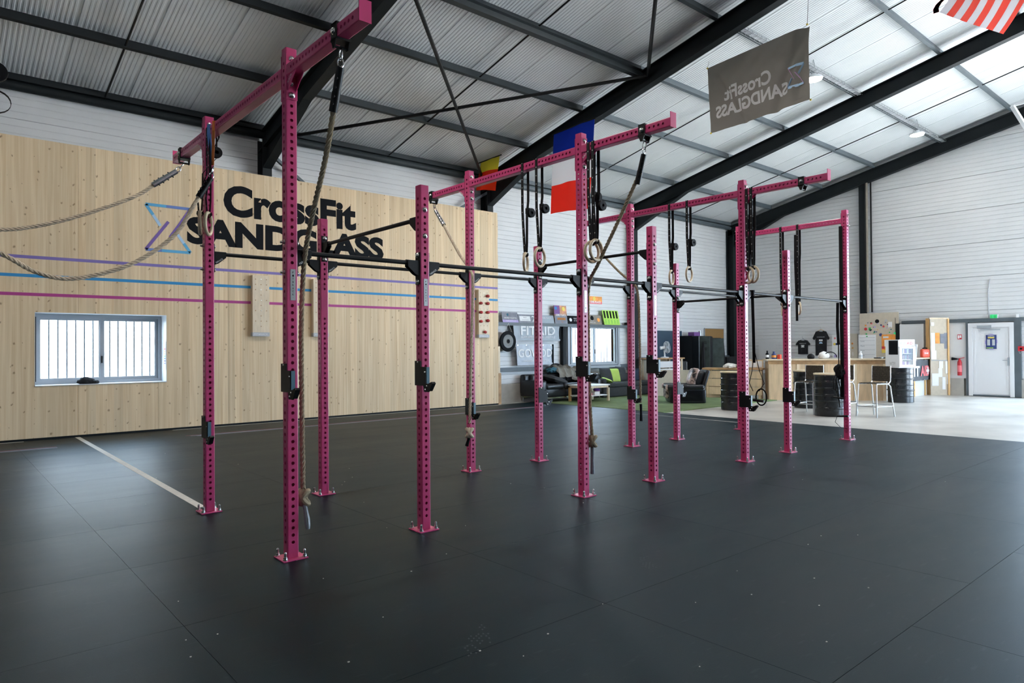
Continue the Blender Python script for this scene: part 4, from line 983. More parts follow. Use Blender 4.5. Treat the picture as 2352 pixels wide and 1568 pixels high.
# grey banner, seen from behind so its print is mirrored
t = empty('gym_banner', (9.8, 2.1, 5.6), 'grey cloth banner with mirrored white gym lettering hanging under the roof', 'banner')
c = [on('X', 9.8, 1625, 157), on('X', 9.8, 1854, 56), on('X', 9.8, 1862, 229), on('X', 9.8, 1633, 306)]
def bw(u_, v_):
    f1 = math.exp(-((u_-(.06+.30*v_))/.035)**2)*.05*min(1, v_*3); f2 = math.exp(-((u_-(.97-.30*v_))/.05)**2)*.07; f3 = math.exp(-((u_-(.99-.10*v_))/.04)**2)*.05*(v_ < .95)
    return f1+f2+f3-.05*math.sin(PI*u_)*math.sin(PI*v_)+.006*math.sin(31*u_+9*v_)*math.sin(17*v_)+.03*math.sin(5*u_)*v_*v_
PB = cloth('banner', None, t, c, 60, 40, bw, [(0, 1, 'banner_cloth')], part='banner_cloth')
def on_banner(txt, mm, u0, v0, u1, v1, bold, name='banner_letters'):
    vs, fs = text_mesh(txt, bold); x0, x1 = min(v.x for v in vs), max(v.x for v in vs); y0, y1 = min(v.y for v in vs), max(v.y for v in vs)
    nn = (c[1]-c[0]).cross(c[3]-c[0]).normalized(); nn = nn if nn.x < 0 else -nn
    bm = bmesh.new(); bv = [bm.verts.new(v) for v in vs]
    for f in fs:
        try: bm.faces.new([bv[i] for i in f])
        except Exception: pass
    for _ in range(2): bmesh.ops.subdivide_edges(bm, edges=[e for e in bm.edges if e.calc_length() > .12], cuts=1)
    bmesh.ops.triangulate(bm, faces=bm.faces); bm.verts.index_update()
    m = MB(); pts = []
    for v in bm.verts:
        a = (v.co.x-x0)/(x1-x0); b_ = (v.co.y-y0)/(y1-y0); pts.append(PB(u1+(u0-u1)*a, v1+(v0-v1)*b_)+nn*.005)     # mirrored along u
    m.add(pts, [tuple(q.index for q in f.verts) for f in bm.faces]); bm.free(); m.build(name, mm, t)
on_banner('CrossFit', 'print_cloth', .17, .40, .66, .60, .03)
on_banner('SANDGLASS', 'print_cloth', .07, .64, .80, .82, .035)
nn = V((-1, 0, 0))
emblem(lambda u_, v_: PB(.95-.14*u_, .75-.27*v_)+nn*.02, ['embf_blue', 'embf_blue', 'embf_pink', 'embf_blue'], .045, t)
for q in (c[0], c[1]): MB().cyl(q, V((q.x+.05, q.y, zraf(q.y)+.4)), .004, 4).build('cord', 'black_metal', t)
for q in c: MB().cyl(q-V((.006, 0, 0)), q+V((.006, 0, 0)), .018, 10).build('eyelet', 'print_yellow', t)
# striped flag at the top right
t = empty('striped_flag', (10.2, -1.5, 6.0), 'red and white striped flag cut by the top right corner', 'flag')
a0, a1 = on('X', 10.2, 2158, 28), on('X', 10.2, 2306, 80); upv = (on('X', 10.2, 2352, 10)-a1); upv = upv/upv.length*1.25
for k in range(10):
    u0, u1 = k/9.6, (k+1)/9.6
    def PS(u_, v_): return a0*(1-u_)+a1*u_+upv*v_+V((.05*math.sin(4*u_+3*v_)+.03*math.sin(9*v_), 0, 0))
    if u0 < 1: MB().sheet([[PS(u0+(min(u1, 1)-u0)*j/2, i/12) for j in range(3)] for i in range(13)], .003, (1, 0, 0)).build('stripe', 'flag_white' if k % 2 == 0 else 'flag_salmon', t, smooth=True)
q = a0+upv*.1; MB().sheet([[a0+V((-.02, .06*math.sin(i), .0))+upv*(i/8*.5)+V((0, .13*(1-abs(j-1)), 0))*(.6) for j in range(3)] for i in range(9)], .003, (1, 0, 0)).build('folded_edge', 'flag_red', t, smooth=True)
for u_ in (0, 1):
    q = a0*(1-u_)+a1*u_+upv; MB().cyl(q, V((q.x, q.y, zraf(q.y)+.4)), .004, 4).build('cord', 'black_metal', t)

# ================================================================ spruce wall fittings
mb = MB(); mb.cyl((0, -.002, 0), (0, .001, 0), .011, 8); ME_PH = mesh_of(mb, 'peg_hole', 'wood_edge')
mb = MB(); mb.lathe([(.011, 0), (.009, .004), (0, .006)], (0, 0, 0), 8); ME_SC = mesh_of(mb, 'screw', 'bolt')
def pegboard(x0, label, holds=False):
    t = empty('peg_board', (x0+.16, 8.6, 1.67), label, 'peg board', 'wooden climbing peg boards'); yf = 8.545; w_ = .32
    bd = MB().box(x0, x0+w_, yf, 8.647, 1.74, 2.83).build('board', 'wood_pale', t)
    MB().box(x0-.004, x0+w_+.004, yf-.004, 8.647, 1.665, 1.74).build('foot_rail', 'print_grey', t)
    text_fit('rail_letters', 'FIT&RACK', 'print_white', t, (x0+.03, yf-.004, 1.69), (1, 0, 0), (0, 0, 1), w_-.06, .03)
    for r_ in range(10):
        z = 2.755-.1*r_
        for k, xx in enumerate((.055, .16, .265)):
            if (r_ % 2 == 0) == (k != 1) or r_ in (1, 8): inst('peg_hole', ME_PH, t, (x0+xx, yf, z))
            elif k == 1: inst('screw', ME_SC, t, (x0+xx, yf, z), RX['-y'])
    if holds:
        for k, (dx, z) in enumerate(((.26, 2.50), (.05, 2.50), (.26, 2.28), (.05, 2.28), (.26, 2.08), (.05, 2.06), (.17, 1.80), (.26, 2.68))):
            MB().blob((x0+dx, yf-.03, z), (.11, .08, .075), seed=k, amp=.2, sub=2).build('climbing_hold', 'hold_red', t, smooth=True)
pegboard(2.83, 'wooden peg board on spruce wall left of the nearest tall upright')
pegboard(4.05, 'wooden peg board on spruce wall half hidden by a short upright')
pegboard(8.27, 'peg board with red climbing holds at the right end of spruce wall', True)
# window sill things
c = on('Y', 8.72, 200, 878)
t = empty('black_glove', (c.x, 8.72, .862), 'black bundled glove lying on the left window sill', 'glove')
MB().blob((c.x-.02, 8.72, .90), (.24, .14, .14), seed=3, amp=.25, flat=-.036).build('palm', 'fabric_black', t, smooth=True)
MB().blob((c.x+.11, 8.70, .885), (.13, .10, .07), seed=5, amp=.2, flat=-.02).build('cuff', 'fabric_black', t, smooth=True)
t = empty('test_chart', (1.34, 8.70, 1.08), 'white sheet with rainbow coloured bars taped to window side', 'paper')
MB().box(1.338, 1.341, 8.66, 8.79, 1.07, 1.56).build('sheet', 'print_white', t)
for k, mm in enumerate(('print_red', 'print_orange', 'print_yellow', 'print_green', 'tape_blue', 'print_navy', 'tape_purple')): MB().box(1.3365, 1.338, 8.675, 8.755, 1.42-k*.042, 1.442-k*.042).build('colour_bar', mm, t)

# ================================================================ lounge wall
def plus(cx, y, cz, a, b_, th): return MB().prism([(cx-th, y, cz-b_), (cx+th, y, cz-b_), (cx+th, y, cz-th), (cx+a, y, cz-th), (cx+a, y, cz+th), (cx+th, y, cz+th), (cx+th, y, cz+b_), (cx-th, y, cz+b_), (cx-th, y, cz+th), (cx-a, y, cz+th), (cx-a, y, cz-th), (cx-th, y, cz-th)], (0, -.004, 0))
# gong
t = empty('gong', (9.48, 8.8, 1.3), 'round dark bronze gong with black rim hanging beside the spruce wall', 'gong')
G = V((9.46, 8.86, 1.58))
MB().lathe([(0, -.02), (.05, -.022), (.06, -.012), (.17, -.006), (.175, -.012), (.0, .0)], G, 32, axis='y').build('bronze_face', 'gong_bronze', t, smooth=True)
MB().lathe([(.168, -.004), (.175, -.016), (.262, -.012), (.27, .01), (.262, .03), (.168, .012), (.168, -.004)], G, 32, axis='y').build('rim', 'print_black', t, smooth=True)
MB().lathe([(0, -.028), (.045, -.026), (.05, -.018), (0, -.018)], G, 20, axis='y').build('boss', 'print_black', t, smooth=True)
for s in (-1, 1): MB().cyl(G+V((s*.12, -.01, .24)), G+V((.02, .0, .46)), .004, 5).build('cord', 'cloth_white', t)
# fabric banners
def wall_banner(name, label, x0, x1, z0, z1, mm, words, sub, edge=True):
    y = 8.90
    t = empty(name, ((x0+x1)/2, y, z0), label, 'banner')
    wv = lambda u_, v_: .005*math.sin(40*u_+6*v_)*math.exp(-2.2*v_)+.004*math.sin(23*u_-9*v_)
    tl, tr, br, bl = V((x0-.05, y, z1)), V((x1, y, z1)), V((x1, y, z0)), V((x0, y, z0))
    n = V((0, -1, 0)); P = lambda u_, v_: (tl*(1-u_)+tr*u_)*(1-v_)+(bl*(1-u_)+br*u_)*v_+n*(wv(u_, v_)+.02)
    MB().sheet([[P(j/48, i/14) for j in range(49)] for i in range(15)], .003, (0, 1, 0)).build('cloth', mm, t, smooth=True)
    if edge: MB().box(x1-.035, x1+.04, y-.024, y-.014, z0, z1).build('black_edge', 'print_black', t)
    for k, (tx, u0, u1, v0, v1, m2, bd) in enumerate(words): text_fit('banner_letters', tx, m2, t, (x0+(x1-x0)*u0, y-.0305, z1-(z1-z0)*v1), (1, 0, 0), (0, 0, 1), (x1-x0)*(u1-u0), (z1-z0)*(v1-v0), bold=bd)
    for k in range(5): MB().cyl((x0+(x1-x0)*k/4.2, y-.03, z1-.02), (x0+(x1-x0)*k/4.2, y-.024, z1-.02), .012, 8).build('eyelet', 'chrome', t)
    return t
b = wall_banner('fabric_banner', 'grey creased banner with large pale letters hanging under the rail of posters', 9.70, 11.36, 1.60, 2.06, 'banner_grey', [('FITAID', .13, .88, .17, .68, 'print_white', .02), ('SUPPLEMENT YOUR LIFESTYLE', .13, .88, .74, .86, 'print_white', .0)], '')
plus(11.03, 8.866, 1.865, .075, .085, .022).build('cross_mark', 'banner_grey', b)
wall_banner('fabric_banner', 'pale blue-grey banner with rounded white letters hanging above the black sofa', 9.80, 11.07, .95, 1.50, 'banner_pale', [('GOWOD', .02, .97, .22, .62, 'print_white', .02), ('mobility first', .16, .9, .72, .88, 'print_white', .0)], '')
# poster boards on the rail
def rail_board(name, label, x0, x1, z1, mm, prints, y=8.93, z0=2.07, lean=.06, zc=None, cat='poster'):
    t = empty(name, ((x0+x1)/2, y-.03, z0), label, cat)
    zt = z1; dy = lean
    a, b_, c, d = V((x0, y-dy, z0)), V((x1, y-dy, z0)), V((x1, y, zt)), V((x0, y, zt))
    MB().prism([a, b_, c, d], (0, .012, 0)).build('panel', mm, t)
    ud = V((1, 0, 0)); vd = (d-a).normalized(); H = (d-a).length; W_ = x1-x0; nrm = ud.cross(vd)
    for it in prints:
        if it[0] == 'box':
            _, u0, u1, v0, v1, m2 = it; o = a+ud*W_*u0+vd*H*v0
            MB().prism([o, o+ud*W_*(u1-u0), o+ud*W_*(u1-u0)+vd*H*(v1-v0), o+vd*H*(v1-v0)], nrm*.002).build('print_block', m2, t)
        elif it[0] == 'disc':
            _, u0, v0, r_, m2 = it; o = a+ud*W_*u0+vd*H*v0; MB().prism([o+ud*(r_*math.cos(q*PI/8))+vd*(r_*math.sin(q*PI/8)) for q in range(16)], nrm*.0025).build('print_disc', m2, t)
        else:
            _, tx, u0, u1, v0, v1, m2, bd = it; text_fit('print_letters', tx, m2, t, a+ud*W_*u0+vd*H*v0, ud, vd, W_*(u1-u0), H*(v1-v0), bold=bd, lift=.004)
    return t
rail_board('poster_board', 'dark slate board with teal round logo, leftmost on the rail above the gong', 9.30, 9.84, 2.335, 'print_slate', [('box', 0, 1, 0, .25, 'print_lilac'), ('disc', .36, .75, .035, 'fabric_teal'), ('t', 'GIRARD VALENTIN', .12, .9, .36, .5, 'print_white', .01), ('t', 'TEAM SANDGLASS', .2, .85, .08, .2, 'print_white', .0)])
rail_board('poster_board', 'dark board with white brush-stroke patch on the poster rail', 9.86, 10.55, 2.29, 'print_slate', [('box', .06, .6, .2, .8, 'print_white'), ('t', 'M.J.R', .26, .42, .55, .7, 'print_slate', .01), ('t', 'PERFORMANCE', .16, .5, .3, .38, 'print_slate', 0), ('t', '2', .68, .85, .15, .85, 'print_white', .01)])
rail_board('poster_board', 'plain blue-grey board left of the tall orange poster', 10.57, 11.14, 2.29, 'banner_grey', [('t', 'TRIBE RACE', .15, .85, .55, .78, 'print_white', .0)])
rail_board('poster_board', 'tall purple and orange poster with white place lettering on the rail', 11.17, 11.65, 2.57, 'print_sunset', [('box', 0, .45, .5, 1, 'print_purple'), ('box', 0, 1, 0, .45, 'print_slate'), ('disc', .15, .85, .045, 'tape_blue'), ('disc', .75, .82, .06, 'print_yellow'), ('t', '2EME PLACE', .1, .9, .42, .54, 'print_white', .02), ('box', .2, .85, .2, .33, 'print_orange'), ('box', .5, .68, .05, .16, 'print_orange')])
rail_board('poster_board', 'small near-black board with white emblem on the poster rail', 11.68, 12.28, 2.30, 'print_black', [('disc', .2, .5, .05, 'print_white'), ('t', 'ROOKIES', .42, .85, .58, .75, 'print_white', 0), ('t', 'ET SCALED', .42, .85, .32, .48, 'print_white', 0)])
rail_board('poster_board', 'brown-grey board with diamond emblem beside the green tickets', 12.30, 13.08, 2.34, 'print_brown', [('disc', .5, .68, .07, 'print_black'), ('disc', .16, .5, .05, 'print_lilac'), ('disc', .84, .5, .06, 'print_orange'), ('t', '01', .44, .56, .35, .45, 'print_white', 0), ('t', '04.02.23', .36, .64, .15, .27, 'print_white', 0)])
rail_board('ticket_board', 'lime green board with five black vertical strips on the rail', 13.14, 13.84, 2.50, 'print_lime', [('box', .06+.19*k, .16+.19*k, .45, .95, 'print_black') for k in range(5)]+[('t', 'LIFE', .07+.19*k, .155+.19*k, .08, .35, 'print_green', 0) for k in range(5)], lean=.10)
rail_board('wall_sign', 'orange third place sign screwed to the cladding above the rail', 12.62, 13.27, 2.90, 'print_orange', [('box', 0, 1, .0, .3, 'print_pinkred'), ('disc', .48, .7, .06, 'print_yellow'), ('disc', .1, .78, .03, 'tape_blue'), ('t', '3 EME PLACE', .16, .9, .12, .42, 'print_white', .03)], y=9.04, z0=2.68, lean=.0, cat='sign')
MB().rbox((14.32, 8.93, 2.115), (.22, .12, .08), .01, 2).build('small_box', 'print_black', label='small black box at the right end of poster rail', cat='box')

# ---- black leather sofa
t = empty('leather_sofa', (11.05, 8.5, 0), 'black leather three-seat sofa on chrome sled legs', 'sofa')
MB().rbox((11.07, 8.55, .26), (2.22, .84, .24), .04).build('base', 'leather', t, smooth=True)
for s, xc in ((0, 10.03), (1, 12.11)): MB().rbox((xc, 8.52, .36), (.18, .84, .42), .05).build('arm', 'leather', t, smooth=True)
MB().rbox((11.07, 8.88, .45), (2.24, .2, .52), .05).build('back', 'leather', t, smooth=True)
for k in range(3): MB().rbox((10.42+.645*k, 8.42, .40), (.635, .66, .15), .06, 4).build('seat_cushion', 'leather', t, smooth=True)
for k in range(3): MB().rbox((10.42+.645*k, 8.74, .58), (.635, .16, .26), .07, 4).build('back_cushion', 'leather', t, smooth=True)
m = MB(); m.beam((9.97, 8.14, .12), (12.17, 8.14, .12), .03, .03); m.beam((9.97, 8.92, .12), (12.17, 8.92, .12), .03, .03); m.build('sled_rail', 'chrome', t)
for x in (10.0, 12.14):
    for y in (8.15, 8.9): MB().cyl((x, y, .0), (x, y, .12), .014, 8).build('leg', 'chrome', t)
Mx = Matrix.Rotation(.25, 3, 'Y') @ Matrix.Rotation(.15, 3, 'X')
MB().pillow((10.72, 8.40, .56), (.58, .46, .17), Mx).build('cushion', 'fabric_dark', smooth=True, label='flat dark grey cushion lying on black sofa seat', cat='cushion')
def drape(name, mm, x0, x1, prof, folds, amp, seed, label, cat, nu=60, nv=36):
    """cloth thrown over something: prof = (y, z) line it follows, folds running down it"""
    PF = catmull([(0, y, z) for y, z in prof], 8); m = MB(); g = []
    for i in range(nv+1):
        k = i/nv*(len(PF)-1); a_ = PF[int(k)]; b2 = PF[min(int(k)+1, len(PF)-1)]; p = a_+(b2-a_)*(k-int(k)); row = []
        d = (PF[min(int(k)+1, len(PF)-1)]-PF[max(int(k)-1, 0)]).normalized(); nn = V((0, -d.z, d.y)); nn = nn if nn.z > -.2 and (nn.z > 0 or nn.y < 0) else -nn
        for j in range(nu+1):
            u_ = j/nu; w0 = noise.noise(V((u_*3+seed, i/nv*2, seed)))
            f = (1-abs(math.sin(folds*PI*(u_+.12*w0)+.9*math.sin(i/nv*4+seed))))**1.6
            off = amp*(f+.8*noise.noise(V((u_*6, i/nv*5, seed*2)))+.15*noise.noise(V((u_*13, i/nv*9, seed))))
            row.append(V((x0+(x1-x0)*u_+.05*w0, p.y, p.z))+nn*(off+.02))
        g.append(row)
    return m.sheet(g, .008, (0, .3, -1)).build(name, mm, smooth=True, label=label, cat=cat)
drape('blanket', 'fabric_grey', 10.98, 11.62, [(8.96, .70), (8.93, .82), (8.84, .88), (8.72, .84), (8.62, .72), (8.55, .60)], 2.6, .055, 3, 'crumpled grey blanket heaped over the black sofa back', 'blanket')
drape('grey_coat', 'fabric_grey', 11.45, 11.86, [(8.80, .82), (8.68, .80), (8.60, .66), (8.52, .54), (8.38, .51), (8.22, .50)], 2.2, .045, 8, 'grey coat slumped down the black sofa seat', 'coat')
MB().blob((10.98, 8.78, .79), (.36, .26, .18), seed=21, amp=.35, freq=2, flat=-.05).build('teal_shirt', 'fabric_teal', smooth=True, label='teal folded shirt on the back of the black sofa', cat='shirt')
MB().tube([V((11.15, 8.8, .86))+V((.22*math.cos(a), .05*math.sin(a), .10*math.sin(a))) for a in [PI*i/12 for i in range(13)]], .025, 7).build('bag_strap', 'fabric_black', label='black bag strap arched over the blanket heap', cat='strap')
MB().rbox((11.75, 8.25, .54), (.22, .16, .10), .03, 3).build('tan_pouch', 'cardboard', smooth=True, label='small tan pouch by the blanket on black sofa', cat='pouch')
MB().rbox((12.03, 8.30, .58), (.30, .34, .22), .07, 3).build('sports_bag', 'leather', smooth=True, label='shiny dark blue-black sports bag at the right end of black sofa', cat='bag')
MB().blob((11.85, 8.55, .72), (.34, .3, .2), seed=31, amp=.3, freq=2.3, flat=-.07).build('dark_jacket', 'fabric_blue', smooth=True, label='dark blue jacket behind the sports bag', cat='jacket')
# ---- coffee table
t = empty('coffee_table', (11.3, 7.77, 0), 'low pale wooden coffee table with lower shelf and white top', 'table')
x0, x1, y0, y1 = 10.84, 11.74, 7.43, 8.06
MB().rbox(((x0+x1)/2, (y0+y1)/2, .425), (x1-x0+.02, y1-y0+.02, .03), .004, 1).build('tabletop', 'white_paint', t)
m = MB(); m.box(x0, x1, y0, y0+.02, .36, .41); m.box(x0, x1, y1-.02, y1, .36, .41); m.box(x0, x0+.02, y0+.02, y1-.02, .36, .41); m.box(x1-.02, x1, y0+.02, y1-.02, .36, .41); m.build('apron', 'wood_pale', t)
for x in (x0, x1-.055):
    for y in (y0, y1-.055): MB().box(x, x+.055, y, y+.055, 0.008, .41).build('leg', 'wood_post' if x == x0 else 'wood_pale', t)
MB().box(x0+.02, x1-.02, y0+.02, y1-.02, .15, .17).build('shelf', 'white_paint', t)
t = empty('plastic_tub', (11.55, 7.72, .17), 'pink tub with purple lid on the coffee table shelf', 'tub')
MB().lathe([(.06, 0), (.085, .10), (0, .10)], (11.55, 7.72, .17), 16).build('body', 'pink_plastic', t, smooth=True); MB().lathe([(.09, 0), (.095, .03), (.07, .06), (0, .065)], (11.55, 7.72, .27), 16).build('lid', 'purple_plastic', t, smooth=True)
MB().rbox((11.37, 7.60, .215), (.20, .14, .09), .004, 1).build('white_box', 'print_white', label='small white carton on the coffee table shelf', cat='box')
MB().rbox((11.12, 7.60, .20), (.14, .12, .06), .01, 2).build('pink_box', 'pink_plastic', label='small pink box on the coffee table shelf', cat='box')
# ---- grey fabric sofa
t = empty('fabric_sofa', (13.6, 8.6, 0), 'charcoal fabric corner sofa below the lounge window', 'sofa')
MB().rbox((13.55, 8.57, .155), (2.2, .76, .27), .03).build('base', 'fabric_dark', t, smooth=True)
for k in range(2): MB().rbox((13.0+1.1*k, 8.52, .345), (1.09, .72, .13), .045).build('seat_cushion', 'fabric_dark', t, smooth=True)
MB().rbox((13.55, 8.85, .40), (2.2, .18, .46), .05).build('back', 'fabric_dark', t, smooth=True)
MB().rbox((12.42, 8.56, .28), (.16, .76, .52), .05).build('arm', 'fabric_dark', t, smooth=True)
def cush(c, size, rx, ry, rzz, mm, label): MB().pillow(c, size, rotz(rzz) @ Matrix.Rotation(rx, 3, 'X') @ Matrix.Rotation(ry, 3, 'Y')).build('cushion', mm, smooth=True, label=label, cat='cushion', group='cushions on the charcoal sofa')
cush((12.95, 8.62, .60), (.50, .46, .15), 1.25, .0, .1, 'fabric_dark', 'large dark grey cushion standing tilted on charcoal sofa')
cush((13.38, 8.70, .58), (.46, .42, .14), 1.3, 0, -.1, 'fabric_green', 'lime green cushion standing on charcoal sofa')
cush((12.72, 8.40, .46), (.50, .34, .10), .35, .2, .7, 'fabric_green', 'lime green cushion lying flat by the sports bag')
cush((13.75, 8.75, .61), (.48, .44, .14), 1.35, .3, -.2, 'fabric_dark', 'dark cushion behind the green cushion on charcoal sofa')
cush((14.35, 8.70, .57), (.50, .40, .14), 1.3, 0, .0, 'fabric_blue', 'dark blue cushion at the right end of charcoal sofa')
# ---- fan on a wooden counter, dark board
t = empty('timber_counter', (14.85, 8.3, 0), 'pale timber counter with white drawer panel carrying a desk fan', 'counter')
cx0, cx1, cy0, cy1 = 14.62, 15.95, 8.12, 8.66
MB().rbox(((cx0+cx1)/2, (cy0+cy1)/2, 1.055), (cx1-cx0+.1, cy1-cy0+.1, .04), .004, 1).build('countertop', 'wood_edge', t)
for x in (cx0, cx1-.08):
    for y in (cy0, cy1-.08): MB().box(x, x+.08, y, y+.08, 0, 1.035).build('leg', 'wood_pale', t)
MB().box(cx0+.08, cx1-.08, cy1-.03, cy1-.005, .05, 1.03).build('back_panel', 'wood_pale', t)
MB().box(cx0-.0, cx0+.012, cy0+.08, cy1-.08, .05, 1.03).build('side_panel', 'particle', t)
for k in range(4): MB().box(cx0+.1, cx1-.1, cy0+.01, cy0+.03, .12+.22*k, .31+.22*k).build('drawer_front', 'white_paint', t)
F0 = on('Y', 8.35, 1527, 822); FX, FY = F0.x, 8.35
t = empty('desk_fan', (FX, FY, 1.075), 'white desk fan standing on the timber counter', 'fan')
MB().lathe([(.13, 0), (.13, .012), (.11, .025), (.03, .035), (0, .036)], (FX, FY, 1.075), 20).build('base', 'plastic_white', t, smooth=True)
MB().tube([(FX, FY, 1.10), (FX-.01, FY, 1.2), (FX-.03, FY, 1.30)], .025, 8).build('stem', 'plastic_white', t, smooth=True)
hd = V((FX-.01, FY, 1.39)); ax = (V((.80, -.55, .12))).normalized()
MB().cyl(hd-ax*.14, hd+ax*.02, .055, 14, .045).build('motor', 'plastic_white', t, smooth=True)
fc = hd+ax*.07; s1 = ax.cross(V((0, 0, 1))).normalized(); s2 = s1.cross(ax)
for d_, rr in ((.05, .17), (.0, .185), (-.045, .15)): MB().tube([fc+ax*d_+s1*(rr*math.cos(a))+s2*(rr*math.sin(a)) for a in [2*PI*i/28 for i in range(28)]], .005, 5, closed=True).build('cage_ring', 'plastic_white', t)
m = MB()
for i in range(28):
    a = 2*PI*i/28; d = s1*math.cos(a)+s2*math.sin(a); m.tube([fc+ax*.055+d*.03, fc+ax*.05+d*.16, fc+d*.185, fc-ax*.045+d*.15, fc-ax*.06+d*.03], .0022, 4)
m.build('cage_wire', 'plastic_white', t, kind='stuff')
for i in range(3):
    a = 2*PI*i/3; d = s1*math.cos(a)+s2*math.sin(a); e = ax.cross(d)
    MB().prism([fc+d*.03-e*.02, fc+d*.15-e*.05+ax*.02, fc+d*.16+e*.04-ax*.02, fc+d*.03+e*.03], ax*.003).build('blade', 'plastic_clear', t)
MB().cyl(fc+ax*.052, fc+ax*.065, .035, 14).build('hub', 'plastic_white', t)
MB().box(15.72, 17.05, 8.92, 8.97, 0, 1.93).build('panel_board', 'board_navy', label='tall dark navy board standing behind the desk fan', cat='board')
# ---- chair tucked beside lockers
t = empty('folding_chair', (16.3, 8.2, 0), 'dark chair with thin metal legs half hidden beside the lockers', 'chair')
MB().rbox((16.3, 8.15, .46), (.40, .40, .03), .01, 2).build('seat', 'fabric_dark', t); MB().rbox((16.3, 8.35, .78), (.40, .03, .34), .012, 2).build('backrest', 'fabric_dark', t)
for x in (16.13, 16.47):
    for y in (7.98, 8.33): MB().cyl((x, y, 0), (x, y, .45 if y < 8.2 else .92), .011, 8).build('leg', 'chrome', t)
# ---- lockers
def locker(x0, x1, z1, label, n):
    y0, y1 = 8.45, 8.98; t = empty('locker', ((x0+x1)/2, y0, 0), label, 'locker', 'black metal lockers'); th = .02
    m = MB(); m.box(x0, x0+th, y0, y1, 0, z1); m.box(x1-th, x1, y0, y1, 0, z1); m.box(x0, x1, y1-th, y1, 0, z1); m.box(x0, x1, y0, y1, z1-th, z1); m.box(x0, x1, y0, y1, 0, .08); m.build('carcass', 'locker_black', t)
    MB().box(x0+th, x1-th, y1-th-.004, y1-th, .08, z1-th).build('back_panel', 'locker_inner', t)
    wd = (x1-x0-2*th)/n
    for k in range(n):
        if k: MB().box(x0+th+wd*k-.01, x0+th+wd*k+.01, y0+.02, y1-th, .08, z1-th).build('divider', 'locker_black', t)
        MB().box(x0+th+wd*k, x0+th+wd*(k+1), y0+.03, y1-th, z1-.42, z1-.405).build('shelf', 'locker_black', t)
    return t, y0
t, y0 = locker(16.92, 18.06, 1.76, 'wide black metal locker standing open below the corkboard', 3)
d = MB().box(0, .36, -.012, .012, .09, 1.74).build('door', 'locker_black', t, keep=True); d.location = V((16.94, 8.45, 0))-wl(t); d.rotation_euler.z = -1.9
d = MB().box(0, .36, -.012, .012, .09, 1.74).build('door', 'locker_inner', t, keep=True); d.location = V((17.32, 8.45, 0))-wl(t); d.rotation_euler.z = -1.25
for z in (1.5, 1.55, 1.3, 1.35):
    q = MB().box(.1, .26, -.016, -.012, z, z+.02).build('vent_slot', 'locker_black', d, keep=True); q.location = (0, 0, 0)
d = MB().box(0, .34, -.012, .012, .09, 1.74).build('door', 'locker_black', t, keep=True); d.location = V((17.70, 8.45, 0))-wl(t); d.rotation_euler.z = -.12
t2, y0 = locker(18.08, 18.62, 1.70, 'narrow black locker with its door ajar at the right of the wide one', 1)
d = MB().box(0, .36, -.012, .012, .09, 1.68).build('door', 'locker_inner', t2, keep=True); d.location = V((18.11, 8.45, 0))-wl(t2); d.rotation_euler.z = -1.0
for k, (x, y, zz, sz, lb) in enumerate(((17.40, 8.33, .98, (.24, .20, 1.25), 'long black coat hanging between the locker doors'), (18.44, 8.33, .95, (.36, .24, 1.35), 'black coat hanging on the narrow locker door'))):
    m = MB(); rows = 14
    for i in range(rows+1):
        pass
    m.lathe([(.02, sz[2]*.5), (sz[0]*.28, sz[2]*.42), (sz[0]*.34, sz[2]*.2), (sz[0]*.42, -.1), (sz[0]*.5, -sz[2]*.42), (sz[0]*.47, -sz[2]*.5), (0, -sz[2]*.5)], (x, y-.02, zz), 18)
    for v in m.v: v.x += .018*math.sin(9*math.atan2(v.y-y, v.x-x))*(1 if v.z < zz+.3 else .2); v.y = y+(v.y-y)*.7
    m.build('coat', 'fabric_black', smooth=True, label=lb, cat='coat')
MB().rbox((17.42, 8.7, 1.825), (.34, .24, .13), .01, 2).build('storage_box', 'print_purple', label='dark plum box on top of the wide locker', cat='box')
t = empty('paint_can', (17.75, 8.7, 1.76), 'silver can standing on top of the wide locker', 'can')
MB().lathe([(.05, 0), (.05, .16), (.04, .17), (0, .17)], (17.75, 8.7, 1.76), 16).build('body', 'galv', t, smooth=True); MB().lathe([(.052, 0), (.052, .012), (0, .012)], (17.75, 8.7, 1.925), 16).build('lid', 'chrome', t)
t = empty('bottle', (17.78, 8.28, 0), 'white and blue bottle standing low in front of the lockers', 'bottle')
B0 = on('Y', 8.2, 1618, 852); bx, bz = B0.x, .5
MB().rbox((bx, 8.2, .25), (.36, .3, .5), .01, 1).build('crate', 'locker_black', label='small black cabinet carrying a white bottle before the lockers', cat='cabinet')
t.location = (bx, 8.2, bz); MB().lathe([(.045, 0), (.045, .18), (.03, .21), (.03, .22), (0, .22)], (bx, 8.2, bz), 14).build('body', 'print_white', t, smooth=True); MB().lathe([(.046, 0), (.046, .08)], (bx, 8.2, bz+.05), 14).build('label_band', 'tape_blue', t)
# corkboard
t = empty('corkboard', (19.1, 9.02, 1.17), 'brown corkboard on the cladding right of the lockers', 'corkboard')
MB().box(18.52, 19.68, 9.015, 9.035, 1.17, 2.03).build('cork', 'cork', t)
m = MB(); m.box(18.50, 19.70, 9.005, 9.035, 2.03, 2.05); m.box(18.50, 19.70, 9.005, 9.035, 1.15, 1.17); m.box(18.50, 18.52, 9.005, 9.035, 1.17, 2.03); m.box(19.68, 19.70, 9.005, 9.035, 1.17, 2.03); m.build('frame', 'alu', t)
DB = empty('dark_bench', (19.35, 8.6, 0), 'low black covered bench right of the lockers', 'bench'); MB().rbox((19.35, 8.6, .80), (1.2, .6, .5), .03, 2).build('cover', 'fabric_black', DB)
MB().rbox((19.35, 8.55, .27), (1.1, .55, .5), .02, 2).build('bench_base', 'locker_black', DB)

